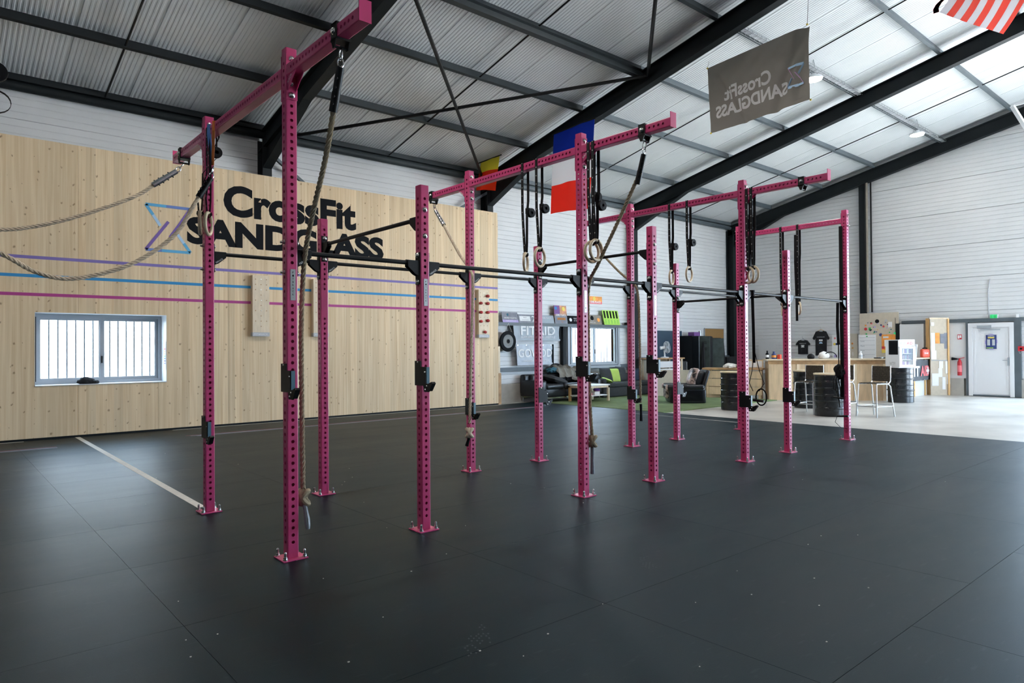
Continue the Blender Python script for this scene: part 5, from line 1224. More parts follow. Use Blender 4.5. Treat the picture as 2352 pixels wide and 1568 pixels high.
# ================================================================ lounge and bar furniture
# ---- armchair, facing the coffee table
def at2(c, fw):
    """local frame on the floor: +y forward"""
    a = math.atan2(-fw[0], fw[1]); return c, a
AC = V((12.66, 5.72, .008)); AA = math.atan2(.70, .71)
t = empty('leather_armchair', (0, 0, 0), 'black leather recliner armchair with worn pinkish cushion on the turf', 'armchair')
MB().rbox((0, .02, .21), (.84, .86, .40), .05).build('base', 'leather', t, smooth=True)
for s in (-1, 1):
    MB().rbox((s*.34, .06, .40), (.20, .92, .14), .06, 4).build('arm', 'leather', t, smooth=True)
    MB().rbox((s*.34, .515, .40), (.17, .04, .12), .018, 3).build('worn_arm_front', 'leather_worn', t, smooth=True)
    MB().rbox((s*.35, .0, .18), (.14, .86, .34), .03).build('side_panel', 'leather', t, smooth=True)
MB().rbox((0, .20, .39), (.50, .66, .14), .05, 4).build('seat_cushion', 'leather', t, smooth=True)
MB().rbox((0, .47, .24), (.50, .10, .26), .04, 3).build('footrest', 'leather_flaked', t, smooth=True)
Mb = Matrix.Rotation(.30, 3, 'X')
MB().rbox((0, -.40, .48), (.80, .10, .70), .04, 3, Mb).build('back_shell', 'leather', t, smooth=True)
MB().rbox((0, -.30, .62), (.66, .24, .40), .10, 4, Mb).build('back_cushion', 'leather', t, smooth=True)
MB().pillow((0, -.20, .64), (.66, .46, .26), Matrix.Rotation(PI/2+.32, 3, 'X')).build('worn_back_pad', 'leather_flaked', t, smooth=True)
t.location = AC; t.rotation_euler.z = AA
# ---- oil drums
def make_drum(top):
    t = empty('oil_drum', (0, 0, 0)); R_ = .29; H = .86 if not top else .83
    pr = [(R_*.97, 0), (R_, .01), (R_, .03)]
    for zc in (H*.2, H*.36, H*.52, H*.68, H*.84):
        big = zc in (H*.36, H*.68)
        d = .013 if big else .005
        pr += [(R_, zc-.022), (R_+d, zc-.007), (R_+d, zc+.007), (R_, zc+.022)]
    pr += [(R_, H-.03), (R_+.008, H-.02), (R_+.008, H), (R_-.01, H), (R_-.012, H-.012), (0, H-.012)]
    MB().lathe(pr, (0, 0, 0), 40).build('shell', 'drum_black', t, smooth=.2)
    if top: MB().lathe([(0, H), (.30, H), (.305, H+.006), (.305, H+.026), (.30, H+.032), (0, H+.032)], (0, 0, 0), 40).build('wooden_top', 'wood_ring', t, smooth=.5)
    return t
dr = make_drum(True); dr2 = make_drum(False)
F2 = V((_f.x, _f.y, 0)).normalized()
dc = [on('Z', 0, *q)+F2*.29 for q in ((1697, 942), (1922, 956), (1867, 937))]
tag(dr, 'black oil drum with pale wooden top behind the third tall upright', 'drum', 'black oil drum tables'); dr.location = (dc[0].x, dc[0].y, -.012)
copy_tree(dr, (dc[1].x, dc[1].y, -.012), label='black oil drum table behind the tangled straps on the last upright')
copy_tree(dr, (dc[2].x, dc[2].y, -.012), label='black oil drum table behind the left bar stool')
tag(dr2, 'black oil drum carrying the small drinks fridge', 'drum', 'black oil drum tables'); FD = V((16.56, 2.10, -.012)); dr2.location = FD
# ---- bar stools
def make_stool():
    t = empty('bar_stool', (0, 0, 0)); w_ = .19
    m = MB(); n = 9
    for i in range(n):
        for j in range(n):
            x, y = -w_+2*w_*(i+.5)/n, -w_+2*w_*(j+.5)/n; k = (i+j) % 2
            m.rbox((x, y, .665+.004*k), (2*w_/n*1.12, 2*w_/n*1.02, .016), .005, 1)
    m.build('woven_seat', 'wicker', t); m = MB()
    for i in range(n):
        for j in range(8):
            x = -w_+2*w_*(i+.5)/n; z = .70+.30*(j+.5)/8; k = (i+j) % 2
            m.rbox((x, -w_-.02-.05*(z-.7)-.004*k, z), (2*w_/n*1.05, .014, .30/8*1.1), .005, 1)
    m.build('woven_back', 'wicker', t)
    for s in (-1, 1):
        MB().tube([(s*(w_+.035), w_+.04, 0), (s*(w_+.005), w_, .64), (s*w_, w_-.02, .655)], .0125, 8).build('leg', 'stool_metal', t, smooth=True)
        MB().tube([(s*(w_+.035), -w_-.11, 0), (s*(w_+.012), -w_-.02, .60), (s*w_, -w_+.03, .65), (s*w_, w_-.02, .655)], .0125, 8).build('leg', 'stool_metal', t, smooth=True)
        MB().tube([(s*(w_+.004), -w_+.02, .65), (s*(w_+.006), -w_-.03, .70), (s*(w_+.006), -w_-.04, 1.01)], .011, 8).build('back_post', 'stool_metal', t, smooth=True)
        MB().cyl((s*(w_+.026), w_+.03, .21), (s*(w_+.026), -w_-.08, .21), .010, 8).build('side_rung', 'stool_metal', t)
    MB().cyl((-w_-.026, w_+.03, .21), (w_+.026, w_+.03, .21), .010, 8).build('foot_rest', 'stool_metal', t)
    MB().cyl((-w_-.026, -w_-.08, .23), (w_+.026, -w_-.08, .23), .010, 8).build('rear_rung', 'stool_metal', t)
    return t
st = make_stool(); tag(st, 'woven bar stool standing right of the last upright near the fridge', 'stool', 'woven metal bar stools'); st.location = (12.49, 1.14, -.012); st.rotation_euler.z = 1.31
copy_tree(st, (12.22, 2.33, -.012), rz=1.5, label='woven bar stool between the short upright and a drum table')
copy_tree(st, (12.78, 1.95, -.012), rz=1.45, label='woven bar stool hidden behind the last upright, only a leg showing')
# ---- bar
P0, K = V((15.0, 4.75, 0)), V((16.75, 2.55, 0)); E1 = V((19.75, 2.55, 0)); bd_ = (K-P0).normalized(); bn = V((-bd_.y, bd_.x, 0)) if V((-bd_.y, bd_.x, 0)).x > 0 else V((bd_.y, -bd_.x, 0))
t = empty('bar_counter', (15.9, 3.7, -.012), 'long pale plywood bar counter with brown edge behind the drums', 'bar counter')
LB = (K-P0).length
def obox(mb, o, ud, nd, a0, a1, d0, d1, z0, z1):
    p = [o+ud*a0+nd*d0, o+ud*a1+nd*d0, o+ud*a1+nd*d1, o+ud*a0+nd*d1]
    return mb.prism([V((q.x, q.y, z0)) for q in p], (0, 0, z1-z0))
npl = 4
for k in range(npl): obox(MB(), P0, bd_, bn, LB*k/npl+.002, LB*(k+1)/npl-.002, 0, .02, -.012, 1.0).build('front_panel', 'wood_bar', t)
obox(MB(), P0, bd_, bn, 0, .02, .02, .55, -.012, 1.0).build('end_panel', 'wood_bar', t)
obox(MB(), P0, bd_, bn, -.02, LB+.02, -.012, .0, .93, 1.03).build('edge_board', 'wood_edge', t)
for k in range(5): obox(MB(), P0, bd_, bn, LB*k/4.05, LB*k/4.05+.07, -.018, .0, -.012, .93).build('upright_batten', 'wood_pale' if k % 2 else 'wood_bar', t)
obox(MB(), P0, bd_, bn, -.06, LB+.1, -.06, .60, 1.03, 1.065).build('countertop', 'wood_pale', t)
# return counter along to the notice board
t = empty('return_counter', (18.2, 2.6, -.012), 'white-panelled return counter with timber posts beside the notice board', 'counter')
MB().box(K.x+.15, E1.x, 2.55, 2.57, -.012, 1.0).build('front_panel', 'white_panel', t)
for x in (17.6, 18.72, 19.55): MB().box(x, x+.10, 2.53, 2.55, -.012, 1.02).build('post', 'wood_post', t)
MB().box(K.x+.1, E1.x+.05, 2.46, 3.05, 1.02, 1.055).build('countertop', 'wood_pale', t)
# banner on it
Z1 = on('Y', 2.5, 2136, 828).z; b0, b1 = on('Y', 2.51, 2085, 830).x, on('Y', 2.51, 2135, 830).x; bz0 = on('Y', 2.51, 2130, 872).z
t = empty('counter_banner', ((b0+b1)/2, 2.5, bz0), 'black banner with white and red lettering tied to the return counter', 'banner')
MB().sheet([[(b0+(b1-b0)*j/16, 2.505-.012*math.sin(j*1.3)*math.sin(i), bz0+(1.0-bz0)*i/6) for j in range(17)] for i in range(7)], .004, (0, 1, 0)).build('cloth', 'banner_dark', t, smooth=True)
text_fit('banner_letters', 'FIT', 'print_white', t, (b0+.12, 2.488, bz0+.12), (1, 0, 0), (0, 0, 1), (b1-b0)*.42, (1.0-bz0)*.5, bold=.03)
text_fit('banner_letters', 'AID', 'print_pinkred', t, (b0+(b1-b0)*.53, 2.488, bz0+.12), (1, 0, 0), (0, 0, 1), (b1-b0)*.42, (1.0-bz0)*.5, bold=.04)
plus(b0+(b1-b0)*.86, 2.484, bz0+.12+(1.0-bz0)*.25, .11, .10, .032).build('cross_mark', 'print_white', t)
for k in range(6):
    for z in (1.0-.02, bz0+.02): MB().cyl((b0+(b1-b0)*(k+.3)/6, 2.49, z), (b0+(b1-b0)*(k+.3)/6, 2.498, z), .014, 8).build('eyelet', 'chrome', t)
# ---- drinks fridge on its drum
FZ = .845; fa = math.atan2(FD.y-CAMP.y, FD.x-CAMP.x)-PI/2+.80
t = empty('drinks_fridge', (0, 0, 0), 'small white display fridge with glass door standing on a black drum', 'fridge')
W_, D_, H_ = .50, .40, .70
m = MB(); m.box(-W_/2, -W_/2+.03, -D_/2, D_/2, 0, H_); m.box(W_/2-.03, W_/2, -D_/2, D_/2, 0, H_); m.box(-W_/2+.03, W_/2-.03, D_/2-.03, D_/2, 0, H_); m.box(-W_/2+.03, W_/2-.03, -D_/2, D_/2-.03, 0, .05); m.box(-W_/2+.03, W_/2-.03, -D_/2, D_/2-.03, H_-.16, H_); m.build('cabinet', 'plastic_white', t, keep=True)
d = MB(); y = -D_/2-.025; d.box(-W_/2, W_/2, y, -D_/2, .02, .08); d.box(-W_/2, W_/2, y, -D_/2, H_-.22, H_-.17); d.box(-W_/2, -W_/2+.08, y, -D_/2, .08, H_-.22); d.box(W_/2-.08, W_/2, y, -D_/2, .08, H_-.22); dd = d.build('door', 'plastic_white', t, keep=True)
MB().box(-W_/2+.08, W_/2-.08, y+.008, y+.012, .08, H_-.22).build('pane', 'glass_dim', dd, keep=True)
for z in (.20, .35): MB().box(-W_/2+.03, W_/2-.03, -D_/2+.02, D_/2-.03, z, z+.01).build('shelf', 'plastic_white', t, keep=True)
mb = MB(); mb.lathe([(.026, 0), (.026, .10), (.022, .11), (0, .11)], (0, 0, 0), 10); ME_CAN = [mesh_of(mb, 'can', q) for q in ('screen_can', 'print_purple', 'print_slate', 'print_white')]
for z in (.05, .21, .36):
    for i in range(6): inst('drink_can', ME_CAN[(i*2+int(z*20)) % 4], t, (-.165+.066*i, -.12, z))
text_fit('brand_letters', 'FIT', 'print_slate', t, (-.18, -D_/2-.001, H_-.125), (1, 0, 0), (0, 0, 1), .16, .07, bold=.0)
text_fit('brand_letters', 'AID', 'print_red', t, (.0, -D_/2-.001, H_-.125), (1, 0, 0), (0, 0, 1), .18, .07, bold=.02)
MB().box(-W_/2-.002, -W_/2, -D_/2+.02, D_/2-.1, .33, H_-.02).build('side_print', 'print_black', t, keep=True)
text_fit('side_letters', 'WTF?', 'print_grey', t, (-W_/2-.001, D_/2-.12, .06), (0, -1, 0), (0, 0, 1), .18, .09, bold=.02)
t.location = (FD.x, FD.y, FZ); t.rotation_euler.z = fa
MB().box(-.15, .15, -.006, .0, 0, .42).build('leaflet', 'print_white', label='white leaflet hanging on the right side of drinks fridge', cat='leaflet')
lf = bpy.data.objects['leaflet']; q = V((FD.x, FD.y, FZ+.18))+rotz(fa) @ V((.285, -.05, 0)); lf.location = q; lf.rotation_euler = (0, -.12, fa+PI/2)
# ---- things on the bar
def on_bar(px, py, d=.22):
    """point on the bar top at that sight line"""
    p = on('Z', 1.065, px, py); s = (p-P0).dot(bd_); return P0+bd_*max(.1, min(LB-.05, s))+bn*d+V((0, 0, 1.065))
def bottle(p, h, r_, mm, label, cap='print_black', band=None):
    t = empty('bottle', p, label, 'bottle')
    MB().lathe([(r_, 0), (r_, h*.62), (r_*.45, h*.78), (r_*.4, h*.9), (0, h*.9)], p, 14).build('body', mm, t, smooth=True)
    MB().lathe([(r_*.5, 0), (r_*.5, h*.1), (0, h*.1)], V(p)+V((0, 0, h*.9)), 12).build('cap', cap, t)
    if band: MB().lathe([(r_*1.02, h*.2), (r_*1.02, h*.5)], p, 14).build('label_band', band, t)
def barpt(px): 
    # sight line through px meets the middle of the bar top
    for k in range(400):
        s = LB*k/400; q = P0+bd_*s+bn*.2+V((0, 0, 1.065)); d = q-CAMP; u_ = 1176+FPX*d.dot(_r)/d.dot(_f)
        if u_ >= px: return q
    return q
bottle(barpt(1760), .22, .042, 'print_black', 'dark bottle at the left end of the bar', band='print_white')
bottle(barpt(1777), .20, .06, 'print_navy', 'navy and orange drink pouch beside the dark bottle on the bar', cap='print_navy', band='print_orange')
q = barpt(1790); MB().rbox(q+V((0, 0, .06)), (.10, .08, .12), .01, 2).build('orange_pack', 'red_plastic', label='orange-red pack on the bar left of the short upright', cat='pack')
q = barpt(1785); MB().rbox(q+bn*.1+V((0, 0, .05)), (.09, .07, .10), .01, 2).build('blue_pack', 'fabric_teal', label='dark blue small pack behind the orange pack on the bar', cat='pack')
q = barpt(1862); t = empty('cap', q, 'dark cap lying on the bar below the small shirt', 'cap')
MB().blob(q+V((0, 0, .05)), (.18, .18, .17), seed=2, amp=.06, sub=3, flat=-.05).build('crown', 'fabric_black', t, smooth=True); MB().rbox(q+V((-.09, -.05, .012)), (.12, .12, .015), .007, 2).build('peak', 'fabric_black', t)
q = barpt(1893); t = empty('tote_bag', q, 'pale tote bag with dark strap lying on the bar under the large shirt', 'bag')
MB().blob(q+bn*.05+V((0, 0, .08)), (.40, .24, .22), seed=6, amp=.2, sub=3, flat=-.08).build('body', 'cloth_white', t, smooth=True)
MB().tube([q+V((.04, -.14, .04))+V((.10*math.cos(a), -.12*math.cos(a), .14*math.sin(a))) for a in [PI*i/10 for i in range(11)]], .012, 6).build('strap', 'fabric_black', t)
bottle(barpt(1976), .20, .045, 'plastic_white', 'white spray bottle on the bar in front of the whiteboard', cap='plastic_white', band='plastic_clear')
q = barpt(2020); MB().rbox(q+V((0, 0, .015)), (.10, .26, .03), .012, 2, rotz(.6)).build('pen_case', 'fabric_black', label='black pen case lying on the bar left of the fridge', cat='pen case')
q = barpt(2030); MB().rbox(q+V((0, 0, .02)), (.10, .12, .04), .012, 2).build('tape_roll', 'plastic_clear', label='clear tape dispenser on the bar beside the fridge', cat='dispenser')
# ---- low counter, cardboard, chipboard panel left of the bar
t = empty('low_counter', (14.6, 5.9, -.012), 'low timber counter between the armchair and the bar', 'counter')
Q0, Q1 = V((14.15, 7.0, 0)), V((15.0, 4.95, 0)); qd = (Q1-Q0).normalized(); qn = V((-qd.y, qd.x, 0)); qn = qn if qn.x > 0 else -qn; LQ = (Q1-Q0).length
for k in range(3): obox(MB(), Q0, qd, qn, LQ*.35, LQ, 0, .02, .1+.22*k, .305+.22*k).build('front_plank', 'wood_bar', t)
obox(MB(), Q0, qd, qn, LQ*.3, LQ+.02, -.04, .5, .77, .82).build('countertop', 'wood_edge', t)
obox(MB(), Q0, qd, qn, LQ*.35, LQ*.38, .02, .45, -.012, .77).build('end_panel', 'wood_bar', t)
obox(MB(), Q0, qd, qn, LQ*.96, LQ*.99, .02, .45, -.012, .77).build('end_panel', 'wood_bar', t)
t = empty('chipboard_screen', (14.2, 7.2, 0), 'grey-beige chipboard screen with timber edge behind the armchair', 'screen')
S0, S1 = V((13.95, 7.75, 0)), V((14.75, 6.45, 0)); sdn = (S1-S0).normalized(); snn = V((-sdn.y, sdn.x, 0)); LS = (S1-S0).length
obox(MB(), S0, sdn, snn, .06, LS, 0, .03, .008, .75).build('panel', 'particle', t)
obox(MB(), S0, sdn, snn, 0, .06, -.01, .05, .008, .75).build('edge_post', 'wood_post', t)
def carton(px, py, sx, sy, sz, rz_, label, lab=True):
    p = on('Z', 0, px, py); t = empty('cardboard_box', (p.x, p.y, -.012), label, 'cardboard box', 'cardboard boxes by the low counter'); R3 = rotz(rz_)
    MB().rbox(p+R3 @ V((0, sy/2, 0))+V((0, 0, sz/2-.012)), (sx, sy, sz), .004, 1, R3).build('box', 'cardboard', t)
    if lab: 
        o = p+R3 @ V((sx*.05, -.003, 0)); MB().prism([o+V((0, 0, sz*.15)), o+R3 @ V((sx*.35, 0, 0))+V((0, 0, sz*.15)), o+R3 @ V((sx*.35, 0, 0))+V((0, 0, sz*.5)), o+V((0, 0, sz*.5))], R3 @ V((0, -.002, 0))).build('label', 'print_white', t)
        MB().prism([o+V((.0, 0, sz*.17)), o+R3 @ V((sx*.2, 0, 0))+V((0, 0, sz*.17)), o+R3 @ V((sx*.2, 0, 0))+V((0, 0, sz*.21)), o+V((0, 0, sz*.21))], R3 @ V((0, -.003, 0))).build('label_mark', 'print_red', t)
    MB().rbox(p+R3 @ V((0, sy/2, 0))+V((0, 0, sz-.011)), (.05, sy, .003), .001, 1, R3).build('tape', 'wood_ring', t)
carton(1655, 913, .62, .35, .42, -.75, 'large cardboard box with white labels behind the armchair')
carton(1590, 906, .40, .30, .30, -.75, 'smaller cardboard box leaning by the chipboard screen', False)
q = on('Z', .82, 1712, 838); t = empty('paper_stack', (15.0, 5.2, .82), 'white papers in a wooden rack at the left end of the bar', 'papers')
R3 = rotz(math.atan2(qd.y, qd.x))
c0 = Q0+qd*(LQ*.90)+qn*.05
obox(MB(), c0, qd, qn, -.32, .25, .06, .08, .82, 1.04).build('rack', 'wood_bar', t)
for k in range(4): obox(MB(), c0, qd, qn, -.28+.13*k, -.17+.13*k, .045, .055, .84, 1.01).build('paper', 'print_white', t)
c0 = Q0+qd*(LQ*.62)+qn*.2
MB().blob(c0+V((0, 0, .87)), (.42, .3, .16), seed=41, amp=.3, sub=3, flat=-.045).build('white_cloth', 'cloth_white', smooth=True, label='crumpled white cloth on the low counter', cat='cloth')
c0 = Q0+qd*(LQ*.82)+qn*.25; MB().rbox(c0+V((0, 0, .94)), (.20, .16, .24), .006, 1, R3).build('paper_carton', 'wood_ring', label='tan carton with printed white side on the low counter', cat='carton')

# ================================================================ end wall fittings
XW = XE-.012
def on_end(px, py, x=XW): return on('X', x, px, py)
def tshirt(name, px0, px1, py0, py1, label, child=False):
    a, b_ = on_end(px0, py0, XW-.05), on_end(px1, py1, XW-.05); cy = (a.y+b_.y)/2; W_ = abs(a.y-b_.y); zt, zb = a.z, b_.z; H_ = zt-zb; x = XW-.05
    t = empty(name, (x, cy, zb), label, 'shirt', 'black printed shirts hung on the end wall')
    out = [(-.16, .0), (-.30, -.03), (-.5, -.30), (-.42, -.37), (-.33, -.28), (-.32, -1.0), (.32, -1.0), (.33, -.28), (.42, -.37), (.5, -.30), (.30, -.03), (.16, 0), (.08, -.035), (-.08, -.035)]
    m = MB(); m.prism([(x, cy-u_*W_, zt+v_*H_) for u_, v_ in out], (.035, 0, 0)); o = m.build('shirt', 'fabric_black', t)
    k = W_/.56
    text_fit('chest_letters', 'SANDGLASS', 'print_grey', t, (x-.001, cy+.13*k, zt-H_*.27), (0, -1, 0), (0, 0, 1), .26*k, .03*k, bold=.02)
    MB().box(x-.003, x, cy-.06*k, cy+.06*k, zt-H_*.42, zt-H_*.35).build('chest_print', 'print_white', t); MB().prism([(x, cy+.06*k*math.cos(q*PI/8), zt-H_*.52+.06*k*math.sin(q*PI/8)) for q in range(9)], (-.003, 0, 0)).build('chest_print', 'print_white' if child else 'emb_pale', t)
    MB().tube([(x+.017, cy+.16*W_*1.2, zt-.01), (x+.017, cy, zt+.05), (x+.017, cy-.16*W_*1.2, zt-.01)], .008, 6).build('hanger', 'wood_post' if not child else 'chrome', t)
    MB().tube([(x+.017, cy, zt+.05), (x+.017, cy+.01, zt+.08), (x+.017, cy+.03, zt+.1), (x+.03, cy+.01, zt+.12)], .004, 5).build('hook', 'chrome', t)
tshirt('tshirt', 1827, 1861, 781, 813, 'small black shirt on a wire hanger on the end wall', True)
tshirt('tshirt', 1866, 1905, 760, 816, 'large black shirt on a wooden hanger on the end wall')
def endboard(name, label, px0, py0, px1, py1, mm, cat, x=XW-.03, thick=.02, prints=()):
    a, b_ = on_end(px0, py0, x), on_end(px1, py1, x); t = empty(name, (x, (a.y+b_.y)/2, b_.z), label, cat)
    MB().box(x, x+thick, b_.y, a.y, b_.z, a.z).build('panel', mm, t)
    W_, H_ = a.y-b_.y, a.z-b_.z
    for it in prints:
        if it[0] == 'box':
            _, u0, u1, v0, v1, m2 = it; MB().box(x-.003, x, a.y-W_*u1, a.y-W_*u0, b_.z+H_*v0, b_.z+H_*v1).build('print_block', m2, t)
        elif it[0] == 'disc':
            _, u0, v0, r_, m2 = it; MB().cyl((x-.003, a.y-W_*u0, b_.z+H_*v0), (x, a.y-W_*u0, b_.z+H_*v0), r_, 14).build('sticker', m2, t)
        else:
            _, tx, u0, u1, v0, v1, m2, bd2 = it; text_fit('print_letters', tx, m2, t, (x-.003, a.y-W_*u0, b_.z+H_*v0), (0, -1, 0), (0, 0, 1), W_*(u1-u0), H_*(v1-v0), bold=bd2)
    return t
endboard('wall_writing', 'pale panel with small handwriting lines on the end wall left of the shirts', 1742, 786, 1815, 826, 'white_panel', 'panel', x=XW-.01, thick=.008, prints=[('t', q_, .55, .98, .78-.16*k, .84-.16*k, 'print_grey', 0) for k, q_ in enumerate(('Tu viens pour toi', 'Tu restes pour le', 'groupe et le fun', 'et les copains'))])
rs = random.Random(5)
stk = [('disc', rs.uniform(.08, .85), rs.uniform(.55, .80), rs.uniform(.012, .03), rs.choice(['print_navy', 'print_red', 'print_black', 'print_green', 'print_orange', 'print_grey', 'fabric_teal', 'print_lilac'])) for _ in range(24)]
stk += [('disc', .46, .82, .06, 'print_black'), ('disc', .16, .66, .045, 'print_red'), ('disc', .69, .83, .035, 'print_grey'), ('disc', .31, .78, .035, 'print_pinkred'), ('disc', .40, .70, .028, 'print_lilac'), ('box', .24, .30, .63, .69, 'print_green'), ('box', .74, .84, .68, .80, 'print_white'), ('disc', .55, .53, .045, 'print_navy'), ('box', .91, .93, .55, .88, 'print_brown'), ('disc', .92, .55, .05, 'exit_green'), ('disc', .95, .44, .03, 'print_yellow')]
endboard('sticker_board', 'beige board covered with round stickers on the end wall', 1974, 720, 2065, 826, 'board_chip', 'board', x=XW-.17, thick=.025, prints=stk)
endboard('whiteboard', 'white schedule board with ruled lines standing on the bar', 1972, 769, 2012, 823, 'print_white', 'whiteboard', x=XW-.20, thick=.02, prints=[('box', .05, .95, .87, .885, 'print_grey')]+[('box', .08, .95, .16+.2*k, .172+.2*k, 'print_grey') for k in range(4)]+[('t', q_, .12, .34, .70-.2*k, .75-.2*k, 'print_slate', 0) for k, q_ in enumerate(('Lundi', 'Mardi', 'Jeudi', 'Vendredi'))]+[('box', .44, .54, .91, .95, 'print_green')])
endboard('event_poster', 'orange event poster with white drawing beside the whiteboard', 2025, 768, 2057, 810, 'print_orange', 'poster', x=XW-.178, thick=.006, prints=[('box', .1, .5, .80, .90, 'print_white'), ('box', .2, .32, .35, .7, 'print_white'), ('box', .4, .55, .25, .5, 'print_pinkred'), ('box', .0, .2, .22, .35, 'print_red'), ('box', 0, 1, 0, .15, 'print_yellow')])
endboard('drawing_sheet', 'tall sheet of coloured sketches behind the tangled straps', 1911, 768, 1934, 826, 'print_white', 'poster', x=XW-.03, thick=.006, prints=[('disc', .25, .62, .04, 'print_yellow'), ('box', .35, .65, .58, .66, 'print_navy'), ('box', .2, .5, .1, .2, 'print_lilac'), ('disc', .3, .85, .03, 'print_pinkred')])
endboard('drawing_sheet', 'cream sheet with an orange sketch right of the last upright', 1951, 766, 1970, 826, 'particle', 'poster', x=XW-.03, thick=.006, prints=[('disc', .35, .62, .03, 'print_orange'), ('disc', .4, .45, .03, 'wood_post'), ('box', .3, .5, .15, .3, 'cloth_white')])
endboard('partition', 'cream plasterboard partition behind the fridge', 2066, 745, 2122, 826, 'white_panel', 'partition', x=XW-.25, thick=.1, prints=[('box', .38, .48, .52, .58, 'white_paint')])
MB().box(XW-.20, XW-.1, 3.33, 3.42, 0, 2.05).build('trim_7', 'black_steel', kind='structure')
# first-aid case on the return counter
q = V((19.55, 2.5, 0)); t = empty('first_aid_case', (q.x, 2.52, 1.055), 'red defibrillator case with black handle on the return counter', 'case')
R3 = rotz(-.55); MB().rbox(V((q.x, 2.52, 1.055+.12)), (.25, .12, .24), .04, 3, R3).build('body', 'red_plastic', t, smooth=True)
MB().tube([V((q.x, 2.52, 1.055))+R3 @ V(p) for p in ((-.07, 0, .23), (-.06, 0, .265), (.06, 0, .265), (.07, 0, .23))], .014, 6).build('handle', 'print_black', t)
text_fit('case_letters', 'DAE', 'print_white', t, V((q.x, 2.52, 1.055+.10))+R3 @ V((-.06, -.061, 0)), R3 @ V((1, 0, 0)), (0, 0, 1), .12, .045, bold=.02)
# notice board on its timber post
t = empty('notice_board', (20.0, 2.35, -.012), 'tall notice board on a timber post with pinned papers beside the door', 'notice board')
n0, n1 = V((19.74, 2.44, 0)), V((20.02, 2.10, 0))
MB().box(19.88, 20.06, 2.50, 2.60, -.012, 2.17).build('post', 'wood_post', t)
nd = (n1-n0).normalized(); nb = V((-nd.y, nd.x, 0)); nb = nb if nb.x > 0 else -nb; LN = (n1-n0).length
obox(MB(), n0, nd, nb, 0, LN, 0, .03, -.012, 2.16).build('panel', 'board_chip', t)
obox(MB(), n0, nd, nb, LN, LN+.045, -.03, .06, -.012, 2.15).build('edge_post', 'wood_post', t)
obox(MB(), n0, nd, nb, -.02, LN+.04, -.02, .05, 2.14, 2.18).build('top_rail', 'wood_pale', t)
for k, (a0, a1, z0, z1, mm) in enumerate(((.02, .12, 1.25, 1.75, 'print_white'), (.13, .24, 1.45, 1.75, 'print_orange'), (.26, .37, 1.45, 1.72, 'print_slate'), (.36, .47, 1.3, 1.75, 'print_slate'), (.02, .15, 1.0, 1.25, 'print_white'), (.03, .2, .25, .6, 'print_white'), (.2, .3, .5, .75, 'print_white'), (.22, .32, .75, .95, 'print_white'), (.38, .46, .6, .95, 'print_white'), (.3, .38, .15, .5, 'print_white'), (.42, .5, .3, .58, 'print_white'), (.02, .1, 1.95, 2.05, 'print_white'))):
    obox(MB(), n0, nd, nb, a0, a1, -.006-.004*(k % 3), -.002, z0, z1).build('pinned_paper', mm, t)
obox(MB(), n0, nd, nb, .02, .5, -.012, -.002, .96, .98).build('paper_clip_rail', 'alu', t)
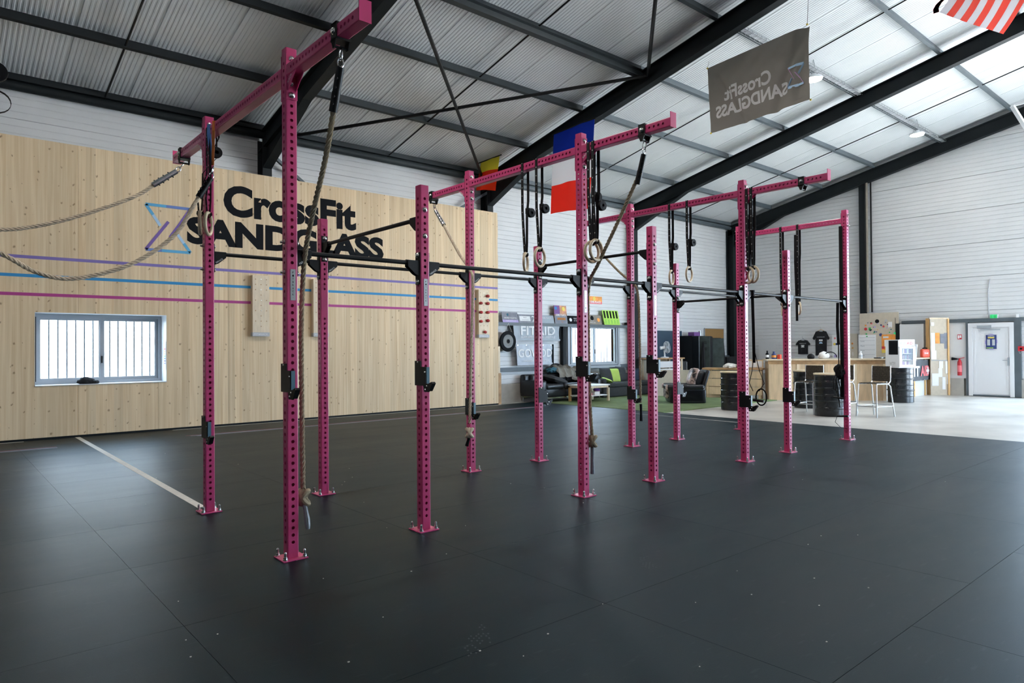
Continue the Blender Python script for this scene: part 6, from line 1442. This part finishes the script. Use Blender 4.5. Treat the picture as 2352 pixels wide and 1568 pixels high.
# extinguisher and signs
e0 = on_end(2204, 862, XW-.1); t = empty('fire_extinguisher', (XW-.09, e0.y, e0.z), 'red fire extinguisher with black horn mounted left of the white door', 'fire extinguisher')
C_ = V((XW-.085, e0.y, e0.z))
MB().lathe([(.05, 0), (.055, .01), (.055, .36), (.04, .42), (.02, .44), (0, .44)], C_, 18).build('cylinder', 'red_gloss', t, smooth=True)
m = MB(); m.beam(C_+V((0, .02, .47)), C_+V((0, -.12, .50)), .025, .015); m.cyl(C_+V((0, 0, .43)), C_+V((0, 0, .48)), .018, 8); m.build('lever', 'red_gloss', t)
m = MB(); m.cyl(C_+V((0, .02, .46)), C_+V((0, .06, .46)), .012, 8); m.cyl(C_+V((0, .06, .46)), C_+V((0, .19, .465)), .02, 10, .045); m.build('horn', 'print_black', t)
MB().lathe([(.0555, .1), (.0555, .28)], C_, 18).build('label_band', 'print_pinkred', t)
MB().box(XW-.06, XW, e0.y-.03, e0.y+.03, e0.z+.3, e0.z+.36).build('bracket', 'black_metal', t)
endboard('extinguisher_sign', 'small red and white pictogram sign above the fire extinguisher', 2199, 768, 2209, 779, 'print_red', 'sign', x=XW-.0-.055, thick=.006, prints=[('box', .1, .45, .15, .85, 'print_white'), ('box', .55, .9, .3, .85, 'print_white')])
t = endboard('exit_sign', 'green illuminated exit sign above the white door', 2273, 722, 2292, 732, 'plastic_white', 'sign', x=XW-.06, thick=.05, prints=[('box', .06, .92, .1, .95, 'exit_green'), ('box', .12, .35, .2, .85, 'print_white'), ('disc', .68, .52, .035, 'print_white')])
MB().tube([on_end(2271, 733), on_end(2270, 690), on_end(2269, 670), on_end(2274, 640)], .012, 6).build('exit_cable', 'print_grey', label='thin grey cable rising from the exit sign', cat='cable')
endboard('door_poster', 'navy poster held by lilac tape on the white door', 2264, 769, 2289, 801, 'print_navy', 'poster', x=X0+.012, thick=.004, prints=[('box', .2, .8, .76, .84, 'print_yellow'), ('box', .12, .4, .25, .68, 'print_grey'), ('box', .6, .86, .25, .68, 'print_grey'), ('box', .05, .7, .05, .1, 'print_lime'), ('t', 'COMPETITION', .2, .8, .86, .95, 'print_white', 0), ('box', -.08, .0, .35, .6, 'print_lilac'), ('box', 1, 1.08, .4, .65, 'print_lilac'), ('box', .3, .7, -.05, .02, 'print_lilac'), ('box', .3, .7, .98, 1.05, 'print_lilac')])
endboard('alarm_box', 'red alarm box cut by the right edge beside the door', 2338, 795, 2352, 806, 'red_gloss', 'alarm', x=XW-.12, thick=.1, prints=[('box', .3, .7, .3, .7, 'print_black')])
MB().tube([on_end(2340, 806, XW-.08), on_end(2343, 812, XW-.08), on_end(2347, 807, XW-.08)], .005, 5).build('alarm_cable', 'print_grey', label='loop of grey cable below the red alarm box', cat='cable')
MB().box(XW-.06, XW, .44, .50, 1.15, 2.2).build('conduit_cover', 'white_paint', label='white vertical cable cover right of the door', cat='cable cover')
